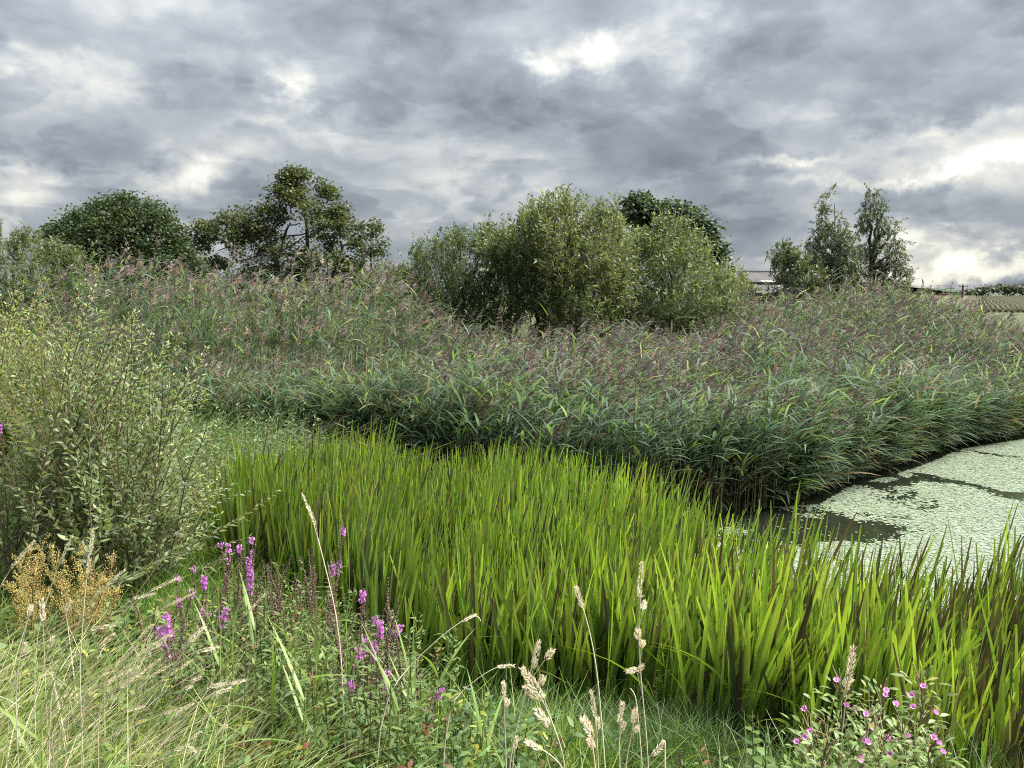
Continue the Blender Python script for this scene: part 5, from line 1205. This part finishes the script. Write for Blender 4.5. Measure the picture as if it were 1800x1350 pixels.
# ------------------------------------------------------------------ barn, field, pole, far hedge
def barn():
    Y = 88.0; A, B = P(1270, 478, Y), P(1512, 486, Y); zr = A[2]; x0, x1 = A[0], B[0]; z_e1 = P(1300, 497, Y)[2]; z_e2 = P(1300, 514, Y - 8)[2]
    g = float(ground_z((x0 + x1) / 2, Y)) - .2; org = np.array([(x0 + x1) / 2, Y, g])
    t = empty('barn', org, 'long low barn with a patched grey pink roof behind the bushes', 'building')
    def box(lo, hi, name, mat):
        lo, hi = np.array(lo), np.array(hi); V = np.array([[(lo, hi)[(i >> k) & 1][k] for k in range(3)] for i in range(8)])
        Q = [[0, 2, 3, 1], [4, 5, 7, 6], [0, 1, 5, 4], [2, 6, 7, 3], [0, 4, 6, 2], [1, 3, 7, 5]]
        return MB().add(V, Q, (.3, .3, .3)).build(name, mat, t, origin=org)
    wm = simple_mat('barn_wall', [(.35, (.07, .06, .055)), (.6, (.11, .095, .085))], 1.2, .9, .2)
    box((x0, Y - 5.4, g), (x1, Y + 5.4, z_e1 - .06), 'wall', wm)
    box((x0 + 1, Y - 8.8, g), (x1 - .4, Y - 5.42, z_e2 - .08), 'lean_to_wall', wm)
    rm = [leaf_material('roof_sheet_grey', 0, .75, .25, nscale=1.4, inst=.3), leaf_material('roof_sheet_pale', 0, .75, .2, nscale=1.4, inst=.1)]
    def sheet(a0, a1, y0, z0, y1, z1, mat, c, lift=0.0):
        nx = max(6, int((a1 - a0) / .11)); xs = np.linspace(a0, a1, nx); w = .022 * np.sin(xs * 2 * np.pi / .44) + lift
        V = np.concatenate([np.column_stack([xs, np.full(nx, y0), z0 + w]), np.column_stack([xs, np.full(nx, y1), z1 + w])]); i = np.arange(nx - 1)
        MB().add(V, np.stack([i, i + 1, i + 1 + nx, i + nx], 1), c).build('roof_sheet', mat, t, True, org)
    step = 1.35; n = int((x1 - x0) / step)
    for i in range(n):
        a0, a1 = x0 + i * step, x0 + (i + 1) * step + .04; c = vary((.070, .067, .070), 1, .16)[0]
        sheet(a0, a1, Y, zr, Y - 4.4, zr + (z_e1 - zr) * .8, rm[0], c, .004 * (i % 2))
        pale = i in (2, 5, 6, 10)
        sheet(a0, a1, Y - 4.35, zr + (z_e1 - zr) * .8 - .02, Y - 5.7, z_e1, rm[1 if pale else 0], (.26, .25, .23) if pale else c * .9, .004 * (i % 2))
        sheet(a0, a1, Y, zr, Y + 5.7, z_e1, rm[0], c, .004 * (i % 2))
        c2 = vary((.058, .053, .054), 1, .16)[0]; pale2 = i in (3, 9)
        sheet(a0, a1, Y - 5.75, z_e1 - .28, Y - 7.4, z_e1 - .28 + (z_e2 - z_e1) * .45, rm[1 if pale2 else 0], (.32, .30, .26) if pale2 else c2, .004 * (i % 2))
        sheet(a0, a1, Y - 7.35, z_e1 - .30 + (z_e2 - z_e1) * .45, Y - 9.2, z_e2 - .05, rm[0], c2 * .95, .004 * (i % 2))
    box((x0 - .1, Y - .22, zr + .035), (x1 + .1, Y + .22, zr + .13), 'ridge_cap', simple_mat('ridge', [(.4, (.13, .12, .12)), (.6, (.2, .18, .18))], 2))
    box((x0, Y - 5.86, z_e1 - .22), (x1, Y - 5.74, z_e1 - .10), 'gutter', simple_mat('gutter', [(.4, (.03, .03, .03)), (.6, (.05, .05, .05))], 2))
    # hipped right end
    e = P(1548, 514, Y)
    V = [(x1, Y, zr), (x1 + 2.9, Y - 5.6, z_e1 - .3), (x1 + 2.9, Y + 5.6, z_e1 - .3), (x1 + .05, Y - 5.7, z_e1), (x1 + .05, Y + 5.7, z_e1)]
    MB().add(V, None, (.11, .10, .10), [[0, 1, 2], [0, 3, 1], [0, 2, 4]]).build('hip_roof', rm[0], t, origin=org)
    box((x1 + .02, Y - 5.3, g), (x1 + 2.6, Y + 5.3, z_e1 - .4), 'end_wall', wm)
barn()
def stubble():
    """long parallel ridges of a cut crop running up the far slope"""
    mb = MB(); n = 260; xs = np.linspace(8, 130, n); ys = np.linspace(62, 225, 26); V = []
    X = xs[:, None] + (ys[None] - 62) * .60 + (vnoise(xs[:, None] + ys[None] * 0, ys[None] + xs[:, None] * 0, 9, 2) - .5) * .25; Yv = np.broadcast_to(ys[None], X.shape)
    Z = ground_z(X, Yv) + sstep(62, 225, Yv) * .0
    P3 = np.stack([X, Yv, Z], -1); w = .16
    for k in range(n):
        p = P3[k]; h = (.22 + .10 * vnoise(p[:, 0], p[:, 1], 2.5, 7))[:, None]
        v = np.stack([p + [-w, 0, -.05], p + UP * h + [-.06, 0, 0], p + UP * h + [.06, 0, 0], p + [w, 0, -.05]], 1); m = len(p); i, j = np.meshgrid(np.arange(m - 1), np.arange(3), indexing='ij')
        mb.add(v.reshape(-1, 3), np.stack([i * 4 + j, i * 4 + j + 1, i * 4 + 5 + j, i * 4 + 4 + j], -1).reshape(-1, 4), vary((.105, .108, .052), 1, .22)[0])
    tag(mb.build('crop_rows', M_STRAW, None, True), 'pale parallel rows of the cut field on the right', 'field', kind='stuff')
stubble()
def farhedge():
    mb = MB(); n = 1700; x = rng.uniform(128, 300, n); top = 1.5 + 1.6 * vnoise(x, x * 0, 16, 3) + .9 * vnoise(x, x * 0, 5, 4) - 1.5 * sstep(150, 128, x)
    y = 232 + rng.uniform(-2.5, 2.5, n); z = 1.2 + np.sqrt(rng.uniform(0, 1, n)) * top; leaf_clumps(mb, np.column_stack([x, y, z]), 'broad', 8, .8, [(.035, .05, .026), (.05, .065, .03), (.045, .042, .026)], [.5, .3, .2], .55, .6)
    tag(mb.build('distant_hedge', M_LEAF), 'dark hedge along the far top of the cut field', 'hedge', kind='stuff')
farhedge()
def pole():
    Y = 150.0; top = P(1693, 500, Y); b = np.array([top[0], Y, float(ground_z(top[0], Y)) - .3]); t = empty('power_pole', b, 'wooden power pole with crossarm by the far hedge on the right', 'pole')
    mb = MB(); tubes(mb, np.array([[b, b + (top - b) * .5, top]]), np.array([[.22, .19, .15]]), 8, (.12, .10, .085)); mb.build('post', M_BARK, t, True, b)
    zc_ = top[2] - .35; mb = MB(); tubes(mb, np.array([[[top[0] - .9, Y - .14, zc_], [top[0], Y - .14, zc_], [top[0] + .9, Y - .14, zc_]]]), .07, 4, (.11, .095, .08)); mb.build('crossarm', M_BARK, t, False, b)
    mb = MB(); tubes(mb, np.array([[[top[0] - .7, Y - .14, zc_ - .9], [top[0] - .1, Y - .14, zc_ - .9]]]), .06, 4, (.11, .095, .08)); mb.build('stay_arm', M_BARK, t, False, b)
    for dx_ in (-.8, 0, .8):
        q = np.array([[top[0] + dx_, Y - .14, zc_ + .08], [top[0] + dx_, Y - .14, zc_ + .28]]); mb = MB(); tubes(mb, q[None], np.array([[.05, .035]]), 6, (.20, .15, .12)); mb.build('insulator', M_BARK, t, True, b)
    for dx_ in (-.8, .8):
        u = np.linspace(0, 1, 12)[:, None]; a, c = np.array([top[0] + dx_, Y - .14, zc_ + .28]), np.array([top[0] + 70, Y + 30, zc_ + .4])
        mb = MB(); tubes(mb, (a + (c - a) * u - UP * 1.2 * np.sin(np.pi * u) * .6)[None], .018, 3, (.10, .10, .10)); mb.build('wire', M_STEM, t, True, b)
        c = np.array([top[0] - 60, Y + 10, zc_ + .3]); mb = MB(); tubes(mb, (a + (c - a) * u - UP * 1.2 * np.sin(np.pi * u) * .6)[None], .018, 3, (.10, .10, .10)); mb.build('wire', M_STEM, t, True, b)
pole()
